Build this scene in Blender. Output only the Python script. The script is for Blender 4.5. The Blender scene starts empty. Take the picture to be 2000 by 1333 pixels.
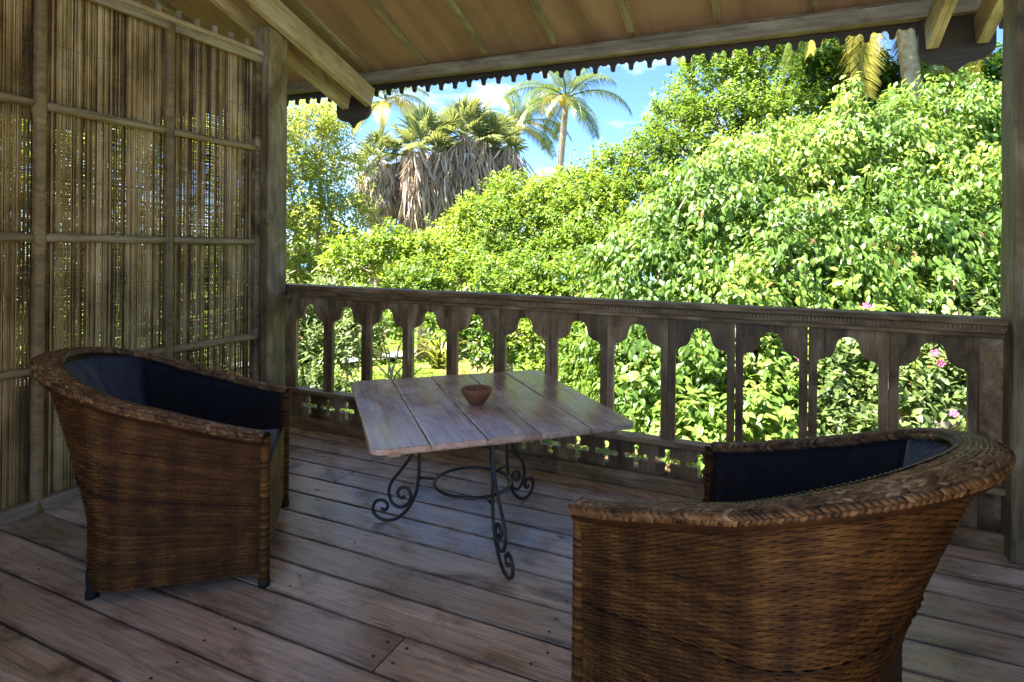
import bpy, bmesh, math, random
import numpy as np
from mathutils import Vector, Matrix

random.seed(7)
rng = np.random.default_rng(7)
R = math.radians
sc = bpy.context.scene
COL = sc.collection

# ------------------------------------------------------------------ camera
CAM_H, YAW, ROLL, FPX, HOR = 1.2, R(24.4), R(0.5), 1125.0, 488.0
cam = bpy.data.cameras.new('camera')
cam.sensor_width = 36.0
cam.lens = FPX / 2000 * 36
cam.shift_y = -(666.5 - HOR) / 2000
cam.clip_start, cam.clip_end = 0.05, 6000
cam_o = bpy.data.objects.new('camera', cam)
COL.objects.link(cam_o)
fw = Vector((-math.sin(YAW), math.cos(YAW), 0))
rt = Vector((math.cos(YAW), math.sin(YAW), 0))
up = Vector((0, 0, 1))
cx = rt * math.cos(ROLL) + up * math.sin(ROLL)
cy = up * math.cos(ROLL) - rt * math.sin(ROLL)
m = Matrix((cx, cy, -fw)).transposed().to_4x4()
m.translation = (0, 0, CAM_H)
cam_o.matrix_world = m
sc.camera = cam_o

# ------------------------------------------------------------------ sky, sun, exposure
SUN_EL, SUN_AZ = R(60), R(236)          # azimuth clockwise from +Y
w = bpy.data.worlds.new('World')
sc.world = w
w.use_nodes = True
nt = w.node_tree
nt.nodes.clear()
out = nt.nodes.new('ShaderNodeOutputWorld')
bg = nt.nodes.new('ShaderNodeBackground')
sky = nt.nodes.new('ShaderNodeTexSky')
sky.sky_type = 'NISHITA'
sky.sun_disc = False
sky.sun_elevation, sky.sun_rotation = SUN_EL, SUN_AZ
sky.air_density, sky.dust_density, sky.ozone_density = 0.7, 0.0, 10.0
tc = nt.nodes.new('ShaderNodeTexCoord')
mp = nt.nodes.new('ShaderNodeMapping')
mp.inputs['Scale'].default_value = (1.6, 1.6, 4.2)
cn = nt.nodes.new('ShaderNodeTexNoise')
cn.inputs['Scale'].default_value = 1.9
cn.inputs['Detail'].default_value = 9
cn.inputs['Roughness'].default_value = 0.58
cr = nt.nodes.new('ShaderNodeValToRGB')
cr.color_ramp.elements[0].position, cr.color_ramp.elements[1].position = 0.52, 0.77
mxs = nt.nodes.new('ShaderNodeMix')
mxs.data_type = 'RGBA'
mxs.inputs['B'].default_value = (7.5, 7.9, 8.4, 1)
nt.links.new(tc.outputs['Generated'], mp.inputs['Vector'])
nt.links.new(mp.outputs['Vector'], cn.inputs['Vector'])
nt.links.new(cn.outputs['Fac'], cr.inputs['Fac'])
nt.links.new(cr.outputs['Color'], mxs.inputs['Factor'])
nt.links.new(sky.outputs['Color'], mxs.inputs['A'])
nt.links.new(mxs.outputs['Result'], bg.inputs['Color'])
bg.inputs['Strength'].default_value = 0.064
nt.links.new(bg.outputs[0], out.inputs[0])

sl = bpy.data.lights.new('sun', 'SUN')
sl.energy, sl.angle, sl.color = 5.0, R(0.53), (1.0, 0.95, 0.86)
so = bpy.data.objects.new('sun', sl)
COL.objects.link(so)
sd = Vector((math.sin(SUN_AZ) * math.cos(SUN_EL), math.cos(SUN_AZ) * math.cos(SUN_EL), math.sin(SUN_EL)))
so.rotation_euler = sd.to_track_quat('Z', 'Y').to_euler()
so.location = sd * 60

vs = sc.view_settings
vs.view_transform, vs.look, vs.gamma, vs.use_curve_mapping = 'Standard', 'None', 1.0, False
vs.exposure = 2.9
sc.cycles.max_bounces = 10
sc.cycles.diffuse_bounces = 5
sc.cycles.use_denoising = True
sc.cycles.sample_clamp_indirect = 8

# ------------------------------------------------------------------ helpers
def at(px, py, d):
    """A point of the place seen in direction (px, py) at forward distance d from the viewer."""
    return Vector((0, 0, CAM_H)) + (fw + cx * ((px - 1000) / FPX) - cy * ((py - HOR) / FPX)) * d

class MB:
    def __init__(s):
        s.v, s.f = [], []
    def add(s, V, Fs):
        b = len(s.v)
        s.v.extend(V)
        s.f.extend([tuple(i + b for i in f) for f in Fs])
    def box(s, x0, x1, y0, y1, z0, z1):
        s.add([(x0,y0,z0),(x1,y0,z0),(x1,y1,z0),(x0,y1,z0),(x0,y0,z1),(x1,y0,z1),(x1,y1,z1),(x0,y1,z1)],
              [(0,3,2,1),(4,5,6,7),(0,1,5,4),(1,2,6,5),(2,3,7,6),(3,0,4,7)])
    def prism(s, poly, y0, y1):
        """polygon in (x, z), extruded along y"""
        n = len(poly)
        V = [(x, y0, z) for x, z in poly] + [(x, y1, z) for x, z in poly]
        Fs = [tuple(range(n)), tuple(range(2*n-1, n-1, -1))]
        for i in range(n):
            j = (i+1) % n
            Fs.append((i, i+n, j+n, j))
        s.add(V, Fs)
    def tube(s, pts, rad, n=8, caps=True):
        pts = [Vector(p) for p in pts]
        k = len(pts)
        if not hasattr(rad, '__len__'): rad = [rad]*k
        V, Fs = [], []
        prev = None
        for i, p in enumerate(pts):
            t = (pts[min(i+1,k-1)] - pts[max(i-1,0)])
            t = t.normalized() if t.length > 1e-9 else Vector((0,0,1))
            if prev is None:
                a = Vector((1,0,0)) if abs(t.x) < .8 else Vector((0,1,0))
                u = t.cross(a).normalized()
            else:
                u = (prev - t*prev.dot(t))
                u = u.normalized() if u.length > 1e-6 else t.orthogonal().normalized()
            prev = u
            v = t.cross(u)
            for j in range(n):
                a = 2*math.pi*j/n
                V.append(tuple(p + (u*math.cos(a) + v*math.sin(a))*rad[i]))
        for i in range(k-1):
            for j in range(n):
                Fs.append((i*n+j, i*n+(j+1)%n, (i+1)*n+(j+1)%n, (i+1)*n+j))
        if caps:
            Fs.append(tuple(range(n-1,-1,-1)))
            Fs.append(tuple((k-1)*n+j for j in range(n)))
        s.add(V, Fs)
    def lathe(s, prof, n=24, c=(0,0,0)):
        V, Fs = [], []
        for r, z in prof:
            for j in range(n):
                a = 2*math.pi*j/n
                V.append((c[0]+r*math.cos(a), c[1]+r*math.sin(a), c[2]+z))
        for i in range(len(prof)-1):
            for j in range(n):
                Fs.append((i*n+j, i*n+(j+1)%n, (i+1)*n+(j+1)%n, (i+1)*n+j))
        s.add(V, Fs)
    def mesh(s, name):
        me = bpy.data.meshes.new(name)
        me.from_pydata(s.v, [], s.f)
        me.update()
        return me

def link(name, me, mat=None, parent=None, loc=None, rot=None, smooth=False):
    o = bpy.data.objects.new(name, me)
    COL.objects.link(o)
    if mat is not None and me is not None and not me.materials: me.materials.append(mat)
    if parent is not None: o.parent = parent
    if loc is not None: o.location = loc
    if rot is not None: o.rotation_euler = rot
    if smooth and me is not None:
        me.polygons.foreach_set('use_smooth', np.ones(len(me.polygons), bool))
    return o

def tag(o, label=None, cat=None, group=None, kind=None):
    if label: o['label'] = label
    if cat: o['category'] = cat
    if group: o['group'] = group
    if kind: o['kind'] = kind
    return o

def thing(name, label, cat, loc=(0,0,0), rz=0, group=None):
    o = bpy.data.objects.new(name, None)
    COL.objects.link(o)
    o.empty_display_size = .1
    o.location, o.rotation_euler = loc, (0,0,rz)
    return tag(o, label, cat, group)

def copy_tree(o, parent=None):
    c = o.copy()
    COL.objects.link(c)
    c.parent = parent
    for ch in list(o.children): copy_tree(ch, c)
    return c

def bevel(me, wdt=.004, seg=1):
    bm = bmesh.new()
    bm.from_mesh(me)
    bmesh.ops.bevel(bm, geom=list(bm.edges), offset=wdt, segments=seg, affect='EDGES', profile=.5, clamp_overlap=True)
    bm.to_mesh(me)
    bm.free()
    return me

def beam_mesh(name, lx, ly, lz, bev=.005, cuts=0, wob=0.0):
    """a centred timber along x; a little crooked when wob is set"""
    mb = MB()
    n = cuts + 1
    V, Fs = [], []
    for i in range(n+1):
        x = -lx/2 + lx*i/n
        dy, dz = (random.uniform(-wob, wob), random.uniform(-wob, wob)) if 0 < i < n else (0, 0)
        V += [(x,-ly/2+dy,-lz/2+dz),(x,ly/2+dy,-lz/2+dz),(x,ly/2+dy,lz/2+dz),(x,-ly/2+dy,lz/2+dz)]
    for i in range(n):
        for j in range(4):
            Fs.append((i*4+j, (i+1)*4+j, (i+1)*4+(j+1)%4, i*4+(j+1)%4))
    Fs.append((0,1,2,3)); Fs.append((n*4+3,n*4+2,n*4+1,n*4))
    mb.add(V, Fs)
    me = mb.mesh(name)
    bm = bmesh.new(); bm.from_mesh(me)
    bmesh.ops.recalc_face_normals(bm, faces=bm.faces)
    if bev:
        ed = [e for e in bm.edges if len(e.link_faces)==2 and e.calc_face_angle(0) > .6]
        bmesh.ops.bevel(bm, geom=ed, offset=bev, segments=2, affect='EDGES', profile=.5)
    bm.to_mesh(me); bm.free()
    return me

# ------------------------------------------------------------------ materials
def new_mat(name):
    mt = bpy.data.materials.new(name)
    mt.use_nodes = True
    n = mt.node_tree
    return mt, n, n.nodes['Principled BSDF']

def N(n, typ, **kw):
    x = n.nodes.new(typ)
    for k, v in kw.items():
        if k in x.inputs: x.inputs[k].default_value = v
        else: setattr(x, k, v)
    return x

def ramp(n, stops, src):
    r = n.nodes.new('ShaderNodeValToRGB')
    e = r.color_ramp.elements
    while len(e) < len(stops): e.new(.5)
    for i, (p, c) in enumerate(stops):
        e[i].position = p
        e[i].color = (*c, 1) if len(c) == 3 else c
    n.links.new(src, r.inputs['Fac'])
    return r

def coords(n, axis, stretch, rand=True):
    """object coordinates with the grain axis compressed and a shift for each object"""
    t = N(n, 'ShaderNodeTexCoord')
    mp = N(n, 'ShaderNodeMapping')
    s = [1, 1, 1]
    s['XYZ'.index(axis)] = stretch
    mp.inputs['Scale'].default_value = s
    n.links.new(t.outputs['Object'], mp.inputs['Vector'])
    if rand:
        oi = N(n, 'ShaderNodeObjectInfo')
        mu = N(n, 'ShaderNodeVectorMath', operation='MULTIPLY')
        mu.inputs[1].default_value = (37, 53, 71)
        n.links.new(oi.outputs['Random'], mu.inputs[0])
        n.links.new(mu.outputs[0], mp.inputs['Location'])
        return mp.outputs['Vector'], oi.outputs['Random']
    return mp.outputs['Vector'], None

def mix(n, a, b, fac, mode='MIX'):
    x = n.nodes.new('ShaderNodeMix')
    x.data_type = 'RGBA'
    x.blend_type = mode
    for k, v in (('A', a), ('B', b), ('Factor', fac)):
        if hasattr(v, 'is_linked') or hasattr(v, 'links'): n.links.new(v, x.inputs[k])
        elif k == 'Factor': x.inputs[k].default_value = v
        else: x.inputs[k].default_value = (*v, 1)
    return x.outputs['Result']

def wood(name, axis, c_dark, c_mid, c_light, stain=(.05,.03,.02), stain_amt=.5, rough=.55, spec=.4,
         grain=70, blotch=3.0, bump=.25, var=.25, stain_scale=2.2):
    mt, n, b = new_mat(name)
    v, rnd = coords(n, axis, .06)
    g = N(n, 'ShaderNodeTexNoise', Scale=grain, Detail=6, Roughness=.65, Distortion=.6)
    n.links.new(v, g.inputs['Vector'])
    v2, _ = coords(n, axis, .45)
    bl = N(n, 'ShaderNodeTexNoise', Scale=blotch*2, Detail=7, Roughness=.62, Distortion=.7)
    n.links.new(v2, bl.inputs['Vector'])
    v3, _ = coords(n, axis, .5)
    st = N(n, 'ShaderNodeTexNoise', Scale=stain_scale*2, Detail=8, Roughness=.6, Distortion=1.2)
    n.links.new(v3, st.inputs['Vector'])
    col = ramp(n, [(.28, c_dark), (.5, c_mid), (.72, c_light)], bl.outputs['Fac']).outputs['Color']
    gr = ramp(n, [(.3, (.45,.42,.4)), (.52, (1,1,1)), (.75, (1.15,1.15,1.15))], g.outputs['Fac'])
    col = mix(n, col, gr.outputs['Color'], .75, 'MULTIPLY')
    vf, _ = coords(n, axis, .02)
    gf = N(n, 'ShaderNodeTexNoise', Scale=grain*2.6, Detail=5, Roughness=.7, Distortion=.8)
    n.links.new(vf, gf.inputs['Vector'])
    gfr = ramp(n, [(.34, (.35,.31,.28)), (.5, (.95,.95,.95)), (.72, (1.12,1.12,1.12))], gf.outputs['Fac'])
    col = mix(n, col, gfr.outputs['Color'], .6 if grain > 20 else .1, 'MULTIPLY')
    sr = ramp(n, [(.53, (0,0,0)), (.68, (1,1,1))], st.outputs['Fac'])
    sm = N(n, 'ShaderNodeMath', operation='MULTIPLY'); sm.inputs[1].default_value = stain_amt
    n.links.new(sr.outputs['Color'], sm.inputs[0])
    col = mix(n, col, stain, sm.outputs[0])
    hs = N(n, 'ShaderNodeHueSaturation')
    mr = N(n, 'ShaderNodeMapRange')
    mr.inputs['To Min'].default_value, mr.inputs['To Max'].default_value = 1-var, 1+var
    n.links.new(rnd, mr.inputs['Value'])
    n.links.new(mr.outputs['Result'], hs.inputs['Value'])
    n.links.new(col, hs.inputs['Color'])
    n.links.new(hs.outputs['Color'], b.inputs['Base Color'])
    rr = N(n, 'ShaderNodeMapRange')
    rr.inputs['From Min'].default_value, rr.inputs['From Max'].default_value = .3, .7
    rr.inputs['To Min'].default_value, rr.inputs['To Max'].default_value = rough-.12, rough+.15
    n.links.new(bl.outputs['Fac'], rr.inputs['Value'])
    n.links.new(rr.outputs['Result'], b.inputs['Roughness'])
    b.inputs['Specular IOR Level'].default_value = spec
    bp = N(n, 'ShaderNodeBump', Strength=bump, Distance=.004)
    n.links.new(g.outputs['Fac'], bp.inputs['Height'])
    n.links.new(bp.outputs['Normal'], b.inputs['Normal'])
    return mt

def deck_wood(name, half):
    mt = wood(name, 'X', (.42,.265,.16), (.68,.50,.36), (.82,.68,.54), stain=(.13,.068,.032), stain_amt=.8, rough=.29, spec=.55, grain=60, blotch=2.4, var=.2)
    n = mt.node_tree
    b = n.nodes['Principled BSDF']
    src = b.inputs['Base Color'].links[0].from_socket
    v, rnd = coords(n, 'X', .018)
    g = N(n, 'ShaderNodeTexNoise', Scale=210, Detail=5, Roughness=.7, Distortion=.9)
    n.links.new(v, g.inputs['Vector'])
    gr = ramp(n, [(.36, (.38,.34,.31)), (.5, (.92,.92,.92)), (.7, (1.12,1.12,1.12))], g.outputs['Fac'])
    col = mix(n, src, gr.outputs['Color'], .5, 'MULTIPLY')
    # knots
    vk, _ = coords(n, 'X', .45)
    vo = N(n, 'ShaderNodeTexVoronoi', Scale=5.5)
    n.links.new(vk, vo.inputs['Vector'])
    kr_ = ramp(n, [(.035, (1,1,1)), (.075, (0,0,0))], vo.outputs['Distance'])
    col = mix(n, col, (.10,.055,.03), kr_.outputs['Color'])
    # dirt gathered along the edges of each board
    tc_ = N(n, 'ShaderNodeTexCoord')
    sp = N(n, 'ShaderNodeSeparateXYZ')
    n.links.new(tc_.outputs['Object'], sp.inputs[0])
    ab = N(n, 'ShaderNodeMath', operation='ABSOLUTE'); n.links.new(sp.outputs['Y'], ab.inputs[0])
    v4, _ = coords(n, 'X', .3)
    dn = N(n, 'ShaderNodeTexNoise', Scale=22, Detail=5)
    n.links.new(v4, dn.inputs['Vector'])
    ad = N(n, 'ShaderNodeMath', operation='MULTIPLY_ADD'); ad.inputs[1].default_value = .05; 
    n.links.new(dn.outputs['Fac'], ad.inputs[0]); n.links.new(ab.outputs[0], ad.inputs[2])
    mr = N(n, 'ShaderNodeMapRange')
    mr.inputs['From Min'].default_value, mr.inputs['From Max'].default_value = half+.012, half+.034
    mr.inputs['To Max'].default_value = .8
    n.links.new(ad.outputs[0], mr.inputs['Value'])
    col = mix(n, col, (.10,.06,.04), mr.outputs['Result'])
    n.links.new(col, b.inputs['Base Color'])
    return mt

def plain(name, c1, c2, scale=20, rough=.6, spec=.4, bump=.2, metal=0, dist=.004):
    mt, n, b = new_mat(name)
    v, rnd = coords(n, 'X', 1)
    t = N(n, 'ShaderNodeTexNoise', Scale=scale, Detail=6, Roughness=.6)
    n.links.new(v, t.inputs['Vector'])
    c = ramp(n, [(.3, c1), (.7, c2)], t.outputs['Fac'])
    n.links.new(c.outputs['Color'], b.inputs['Base Color'])
    b.inputs['Roughness'].default_value = rough
    b.inputs['Specular IOR Level'].default_value = spec
    b.inputs['Metallic'].default_value = metal
    bp = N(n, 'ShaderNodeBump', Strength=bump, Distance=dist)
    n.links.new(t.outputs['Fac'], bp.inputs['Height'])
    n.links.new(bp.outputs['Normal'], b.inputs['Normal'])
    return mt

def fabric(name, c1, c2):
    mt, n, b = new_mat(name)
    v, rnd = coords(n, 'X', 1)
    t = N(n, 'ShaderNodeTexNoise', Scale=190, Detail=4, Roughness=.6)
    f = N(n, 'ShaderNodeTexNoise', Scale=7, Detail=5, Roughness=.55, Distortion=1.4)
    for x in (t, f): n.links.new(v, x.inputs['Vector'])
    c = ramp(n, [(.3, c1), (.7, c2)], t.outputs['Fac'])
    fd = ramp(n, [(.35, (.75,.75,.75)), (.7, (1.35,1.33,1.3))], f.outputs['Fac'])
    n.links.new(mix(n, c.outputs['Color'], fd.outputs['Color'], 1.0, 'MULTIPLY'), b.inputs['Base Color'])
    b.inputs['Roughness'].default_value = .85
    b.inputs['Specular IOR Level'].default_value = .25
    b.inputs['Sheen Weight'].default_value = .25
    b1 = N(n, 'ShaderNodeBump', Strength=.25, Distance=.0015)
    b2 = N(n, 'ShaderNodeBump', Strength=.8, Distance=.018)
    n.links.new(t.outputs['Fac'], b1.inputs['Height'])
    n.links.new(f.outputs['Fac'], b2.inputs['Height'])
    n.links.new(b1.outputs['Normal'], b2.inputs['Normal'])
    n.links.new(b2.outputs['Normal'], b.inputs['Normal'])
    return mt

def leafy(name, stops, trans=.4, rough=.42, spec=.45, tcol=(.32,.5,.05)):
    """leaf colour from the 'tint' value every leaf carries, thin enough to let light through"""
    mt, n, b = new_mat(name)
    a = N(n, 'ShaderNodeAttribute', attribute_name='tint')
    r = ramp(n, stops, a.outputs['Fac'])
    n.links.new(r.outputs['Color'], b.inputs['Base Color'])
    b.inputs['Roughness'].default_value = rough
    b.inputs['Specular IOR Level'].default_value = spec
    tr = N(n, 'ShaderNodeBsdfTranslucent')
    tc_ = mix(n, r.outputs['Color'], tcol, .55)
    n.links.new(tc_, tr.inputs['Color'])
    ms = N(n, 'ShaderNodeMixShader')
    ms.inputs['Fac'].default_value = trans
    n.links.new(b.outputs[0], ms.inputs[1])
    n.links.new(tr.outputs[0], ms.inputs[2])
    n.links.new(ms.outputs[0], n.nodes['Material Output'].inputs['Surface'])
    return mt

def tinted(name, stops, rough=.6, spec=.35, grain=None, blot=1.3):
    """colour of each strand from its 'tint', with blotches along it"""
    mt, n, b = new_mat(name)
    a = N(n, 'ShaderNodeAttribute', attribute_name='tint')
    v, rnd = coords(n, grain or 'X', .35 if grain else 1)
    t = N(n, 'ShaderNodeTexNoise', Scale=9, Detail=6, Roughness=.65)
    n.links.new(v, t.inputs['Vector'])
    ad = N(n, 'ShaderNodeMath', operation='MULTIPLY_ADD')
    ad.inputs[1].default_value, ad.inputs[2].default_value = blot, -blot/2
    n.links.new(t.outputs['Fac'], ad.inputs[0])
    s = N(n, 'ShaderNodeMath', operation='ADD')
    s.use_clamp = True
    n.links.new(a.outputs['Fac'], s.inputs[0])
    n.links.new(ad.outputs[0], s.inputs[1])
    r = ramp(n, stops, s.outputs[0])
    n.links.new(r.outputs['Color'], b.inputs['Base Color'])
    b.inputs['Roughness'].default_value = rough
    b.inputs['Specular IOR Level'].default_value = spec
    return mt

M = {}
M['floor'] = deck_wood('floor_wood', .077)
M['rail'] = wood('rail_wood', 'X', (.13,.074,.030), (.29,.178,.082), (.55,.41,.25), stain=(.038,.019,.007), stain_amt=.8, rough=.6, grain=50, blotch=4, var=.15)
M['railz'] = wood('baluster_wood', 'Z', (.12,.068,.028), (.27,.164,.076), (.50,.37,.22), stain=(.033,.017,.006), stain_amt=.8, rough=.6, grain=50, blotch=4, var=.32)
M['post'] = wood('post_wood', 'Z', (.10,.066,.030), (.21,.145,.072), (.44,.36,.25), stain=(.045,.028,.014), stain_amt=.85, rough=.6, grain=45, blotch=3, var=.1)
M['rafter'] = wood('rafter_wood', 'X', (.35,.24,.14), (.50,.37,.235), (.64,.52,.38), stain=(.12,.075,.04), stain_amt=.55, rough=.6, grain=40, blotch=2, var=.08)
M['beam'] = wood('beam_wood', 'X', (.20,.15,.095), (.33,.26,.175), (.48,.41,.30), stain=(.09,.058,.032), stain_amt=.6, rough=.6, grain=45, blotch=3, var=.1)
M['dark'] = wood('dark_stained_wood', 'X', (.035,.022,.018), (.055,.036,.03), (.085,.058,.05), stain=(.02,.013,.01), stain_amt=.5, rough=.65, grain=50, blotch=3)
M['ceil'] = wood('ceiling_board', 'X', (.36,.215,.155), (.40,.245,.18), (.44,.275,.205), stain=(.18,.105,.07), stain_amt=.6, rough=.8, spec=.2, grain=3, blotch=.5, bump=.03, var=.06, stain_scale=.5)
M['table'] = wood('table_wood', 'X', (.42,.245,.18), (.62,.45,.37), (.76,.63,.56), stain=(.22,.10,.06), stain_amt=.55, rough=.22, spec=.55, grain=55, blotch=3, var=.08)
M['pole'] = wood('bamboo_pole', 'Z', (.15,.095,.035), (.24,.16,.065), (.36,.26,.13), stain=(.08,.05,.025), stain_amt=.6, rough=.5, grain=35, blotch=3, var=.1)
M['polex'] = wood('bamboo_rail', 'X', (.19,.125,.055), (.31,.22,.11), (.44,.35,.22), stain=(.1,.065,.035), stain_amt=.5, rough=.5, grain=35, blotch=3, var=.1)
M['reed'] = tinted('reed', [(.16,(.036,.016,.004)), (.42,(.20,.122,.037)), (.66,(.41,.28,.112)), (.97,(.68,.54,.32))], .6, .35, 'Z')
M['wicker'] = tinted('wicker', [(.08,(.009,.0034,.0009)), (.4,(.055,.021,.0045)), (.65,(.115,.048,.0105)), (.95,(.24,.12,.032))], .65, .2, None, .8)
M['rim'] = tinted('wicker_rim', [(.08,(.026,.010,.003)), (.4,(.11,.050,.016)), (.7,(.22,.115,.044)), (.95,(.40,.26,.13))], .42, .35)
M['iron'] = plain('black_iron', (.012,.012,.013), (.03,.028,.028), 40, .42, .5, .15)
M['clay'] = plain('terracotta', (.24,.10,.045), (.34,.15,.07), 14, .7, .3, .15)
M['ash'] = plain('ash', (.10,.09,.08), (.2,.18,.16), 60, .9, .2, .4)
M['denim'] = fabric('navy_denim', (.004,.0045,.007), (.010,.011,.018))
M['denim_lit'] = fabric('navy_denim_lit', (.013,.017,.031), (.029,.037,.063))  # lit copy of the navy denim, brightness put into the colour
M['piping'] = plain('black_piping', (.006,.007,.012), (.014,.016,.026), 90, .8, .25, .1)
M['black'] = plain('black_rubber', (.01,.01,.01), (.02,.02,.02), 30, .7, .3, .1)
M['plaster'] = plain('cream_plaster', (.55,.47,.36), (.66,.58,.46), 5, .85, .2, .2)
M['bark'] = plain('grey_bark', (.16,.12,.085), (.38,.32,.25), 14, .85, .2, .6, dist=.02)
M['palebark'] = plain('pale_bark', (.33,.28,.22), (.58,.52,.43), 12, .85, .2, .5, dist=.02)
M['redstem'] = plain('reddish_stem', (.22,.09,.065), (.42,.23,.17), 18, .7, .3, .3)
M['ptrunk'] = plain('palm_trunk', (.24,.18,.13), (.46,.38,.30), 10, .85, .2, .6, dist=.03)
M['fruit'] = plain('coconut_husk', (.55,.30,.02), (.75,.48,.05), 4, .5, .4, .1)
M['petal'] = plain('pink_petal', (.62,.03,.16), (.78,.10,.30), 12, .6, .3, .1)
M['petalc'] = plain('pale_throat', (.75,.55,.45), (.85,.7,.5), 12, .6, .3, .1)

G = lambda a, b, c, d: [(.0, (.24,.14,.05)), (.05, a), (.35, b), (.7, c), (1., d)]
M['l_broad'] = leafy('broad_leaf', G((0.0479,0.103,0.0171), (0.103,0.193,0.0332), (0.176,0.274,0.0522), (0.302,0.376,0.0664)), .44, .40, .45, (0.351,0.478,0.057))
M['l_dense'] = leafy('dense_leaf', G((0.0399,0.0875,0.0102), (0.0874,0.167,0.0192), (0.152,0.244,0.0271), (0.285,0.351,0.0362)), .40, .42, .45, (0.342,0.478,0.0407))
M['l_bright'] = leafy('bright_leaf', G((0.0455,0.107,0.0124), (0.102,0.198,0.0203), (0.176,0.28,0.0271), (0.294,0.371,0.0384)), .42, .42, .45, (0.399,0.495,0.038))
M['l_yellow'] = leafy('yellowish_leaf', G((0.137,0.188,0.0232), (0.253,0.314,0.0405), (0.389,0.438,0.0695), (0.544,0.564,0.15)), .42, .45, .45, (0.584,0.62,0.104))
M['l_dark'] = leafy('dark_leaf', G((0.0176,0.0529,0.0101), (0.0388,0.0981,0.0134), (0.0706,0.151,0.0168), (0.141,0.227,0.0252)), .34, .36, .5, (0.183,0.333,0.0252))
M['l_grey'] = leafy('greyish_leaf', G((0.0564,0.0945,0.0252), (0.106,0.158,0.042), (0.176,0.234,0.0672), (0.324,0.363,0.21)), .38, .45, .45, (0.297,0.393,0.084))
G = lambda a, b, c, d: [(.0, a), (.35, b), (.7, c), (1., d)]
M['l_palm'] = leafy('palm_leaf', G((0.0294,0.0588,0.0118), (0.063,0.105,0.021), (0.109,0.151,0.0294), (0.269,0.252,0.0504)), .34, .38, .5, (0.235,0.302,0.0504))
M['l_frondy'] = leafy('yellowing_frond', G((.15,.14,.02), (.26,.235,.035), (.38,.32,.05), (.47,.40,.11)), .4, .45, .4, (0.504,0.386,0.0504))
M['l_fan'] = leafy('fan_palm_leaf', G((0.0756,0.109,0.042), (0.16,0.197,0.0756), (0.269,0.294,0.118), (0.437,0.403,0.185)), .32, .45, .45, (0.336,0.353,0.0672))
M['l_dead'] = leafy('dead_palm_leaf', G((.20,.125,.085), (.42,.30,.22), (.58,.46,.36), (.72,.62,.52)), .15, .8, .15, (.4,.28,.16))
M['l_grass'] = leafy('strap_leaf', G((.10,.13,.02), (.20,.24,.03), (.33,.34,.06), (.48,.44,.13)), .35, .5, .4, (.45,.45,.08))

# ------------------------------------------------------------------ ground, sea
def ground_mat():
    mt, n, b = new_mat('garden_ground')
    v, _ = coords(n, 'X', 1, False)
    a = N(n, 'ShaderNodeTexNoise', Scale=.35, Detail=8, Roughness=.6)
    c = N(n, 'ShaderNodeTexNoise', Scale=9, Detail=8, Roughness=.7)
    n.links.new(v, a.inputs['Vector']); n.links.new(v, c.inputs['Vector'])
    g = ramp(n, [(.35, (.06,.10,.015)), (.6, (.12,.17,.03)), (.8, (.19,.21,.05))], c.outputs['Fac'])
    s = ramp(n, [(.3, (.2,.11,.055)), (.6, (.32,.20,.11)), (.8, (.42,.29,.18))], c.outputs['Fac'])
    f = ramp(n, [(.52, (0,0,0)), (.62, (1,1,1))], a.outputs['Fac'])
    n.links.new(mix(n, g.outputs['Color'], s.outputs['Color'], f.outputs['Color']), b.inputs['Base Color'])
    b.inputs['Roughness'].default_value = .95
    b.inputs['Specular IOR Level'].default_value = .1
    bp = N(n, 'ShaderNodeBump', Strength=.6, Distance=.05)
    n.links.new(c.outputs['Fac'], bp.inputs['Height']); n.links.new(bp.outputs['Normal'], b.inputs['Normal'])
    return mt
GZ = -2.7
mb = MB()
nx = 60
V = []
for j in range(nx+1):
    for i in range(nx+1):
        x = -70 + 140*i/nx; y = -30 + 130*j/nx
        z = GZ + .12*math.sin(x*.5)*math.cos(y*.37) + .06*math.sin(x*1.3+y*.9)
        if y > 70: z -= (y-70)*.06
        V.append((x, y, z))
mb.add(V, [(j*(nx+1)+i, j*(nx+1)+i+1, (j+1)*(nx+1)+i+1, (j+1)*(nx+1)+i) for j in range(nx) for i in range(nx)])
tag(link('ground', mb.mesh('ground'), ground_mat(), smooth=True), 'sunlit sandy garden ground with patchy green grass', 'ground', kind='structure')
mb = MB()
mb.add([(-4000,-3000,-4.2),(4000,-3000,-4.2),(4000,5000,-4.2),(-4000,5000,-4.2)], [(0,1,2,3)])
mt, n, b = new_mat('sea_water')
b.inputs['Base Color'].default_value = (.06,.22,.30,1)
b.inputs['Roughness'].default_value = .18
v, _ = coords(n, 'X', .5, False)
t = N(n, 'ShaderNodeTexNoise', Scale=.9, Detail=6)
n.links.new(v, t.inputs['Vector'])
bp = N(n, 'ShaderNodeBump', Strength=.5, Distance=.3)
n.links.new(t.outputs['Fac'], bp.inputs['Height']); n.links.new(bp.outputs['Normal'], b.inputs['Normal'])
tag(link('sea', mb.mesh('sea'), mt), 'pale blue sea glimpsed between the trees', 'sea', kind='structure')
# a paved path that shows as a grey sliver through the railing
mb = MB()
pp = [(-17, 12.0), (-13.5, 14.5), (-11.5, 17.5), (-11, 21), (-12, 26)]
V = []
for i, (x, y) in enumerate(pp): V += [(x-.6, y, GZ+.2), (x+.6, y-.2, GZ+.2)]
mb.add(V, [(2*i, 2*i+1, 2*i+3, 2*i+2) for i in range(len(pp)-1)])
tag(link('path', mb.mesh('path'), plain('path_paving', (.30,.27,.25), (.42,.38,.36), 6, .9, .2, .3)), 'grey paved path crossing the garden', 'path', kind='structure')

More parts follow.
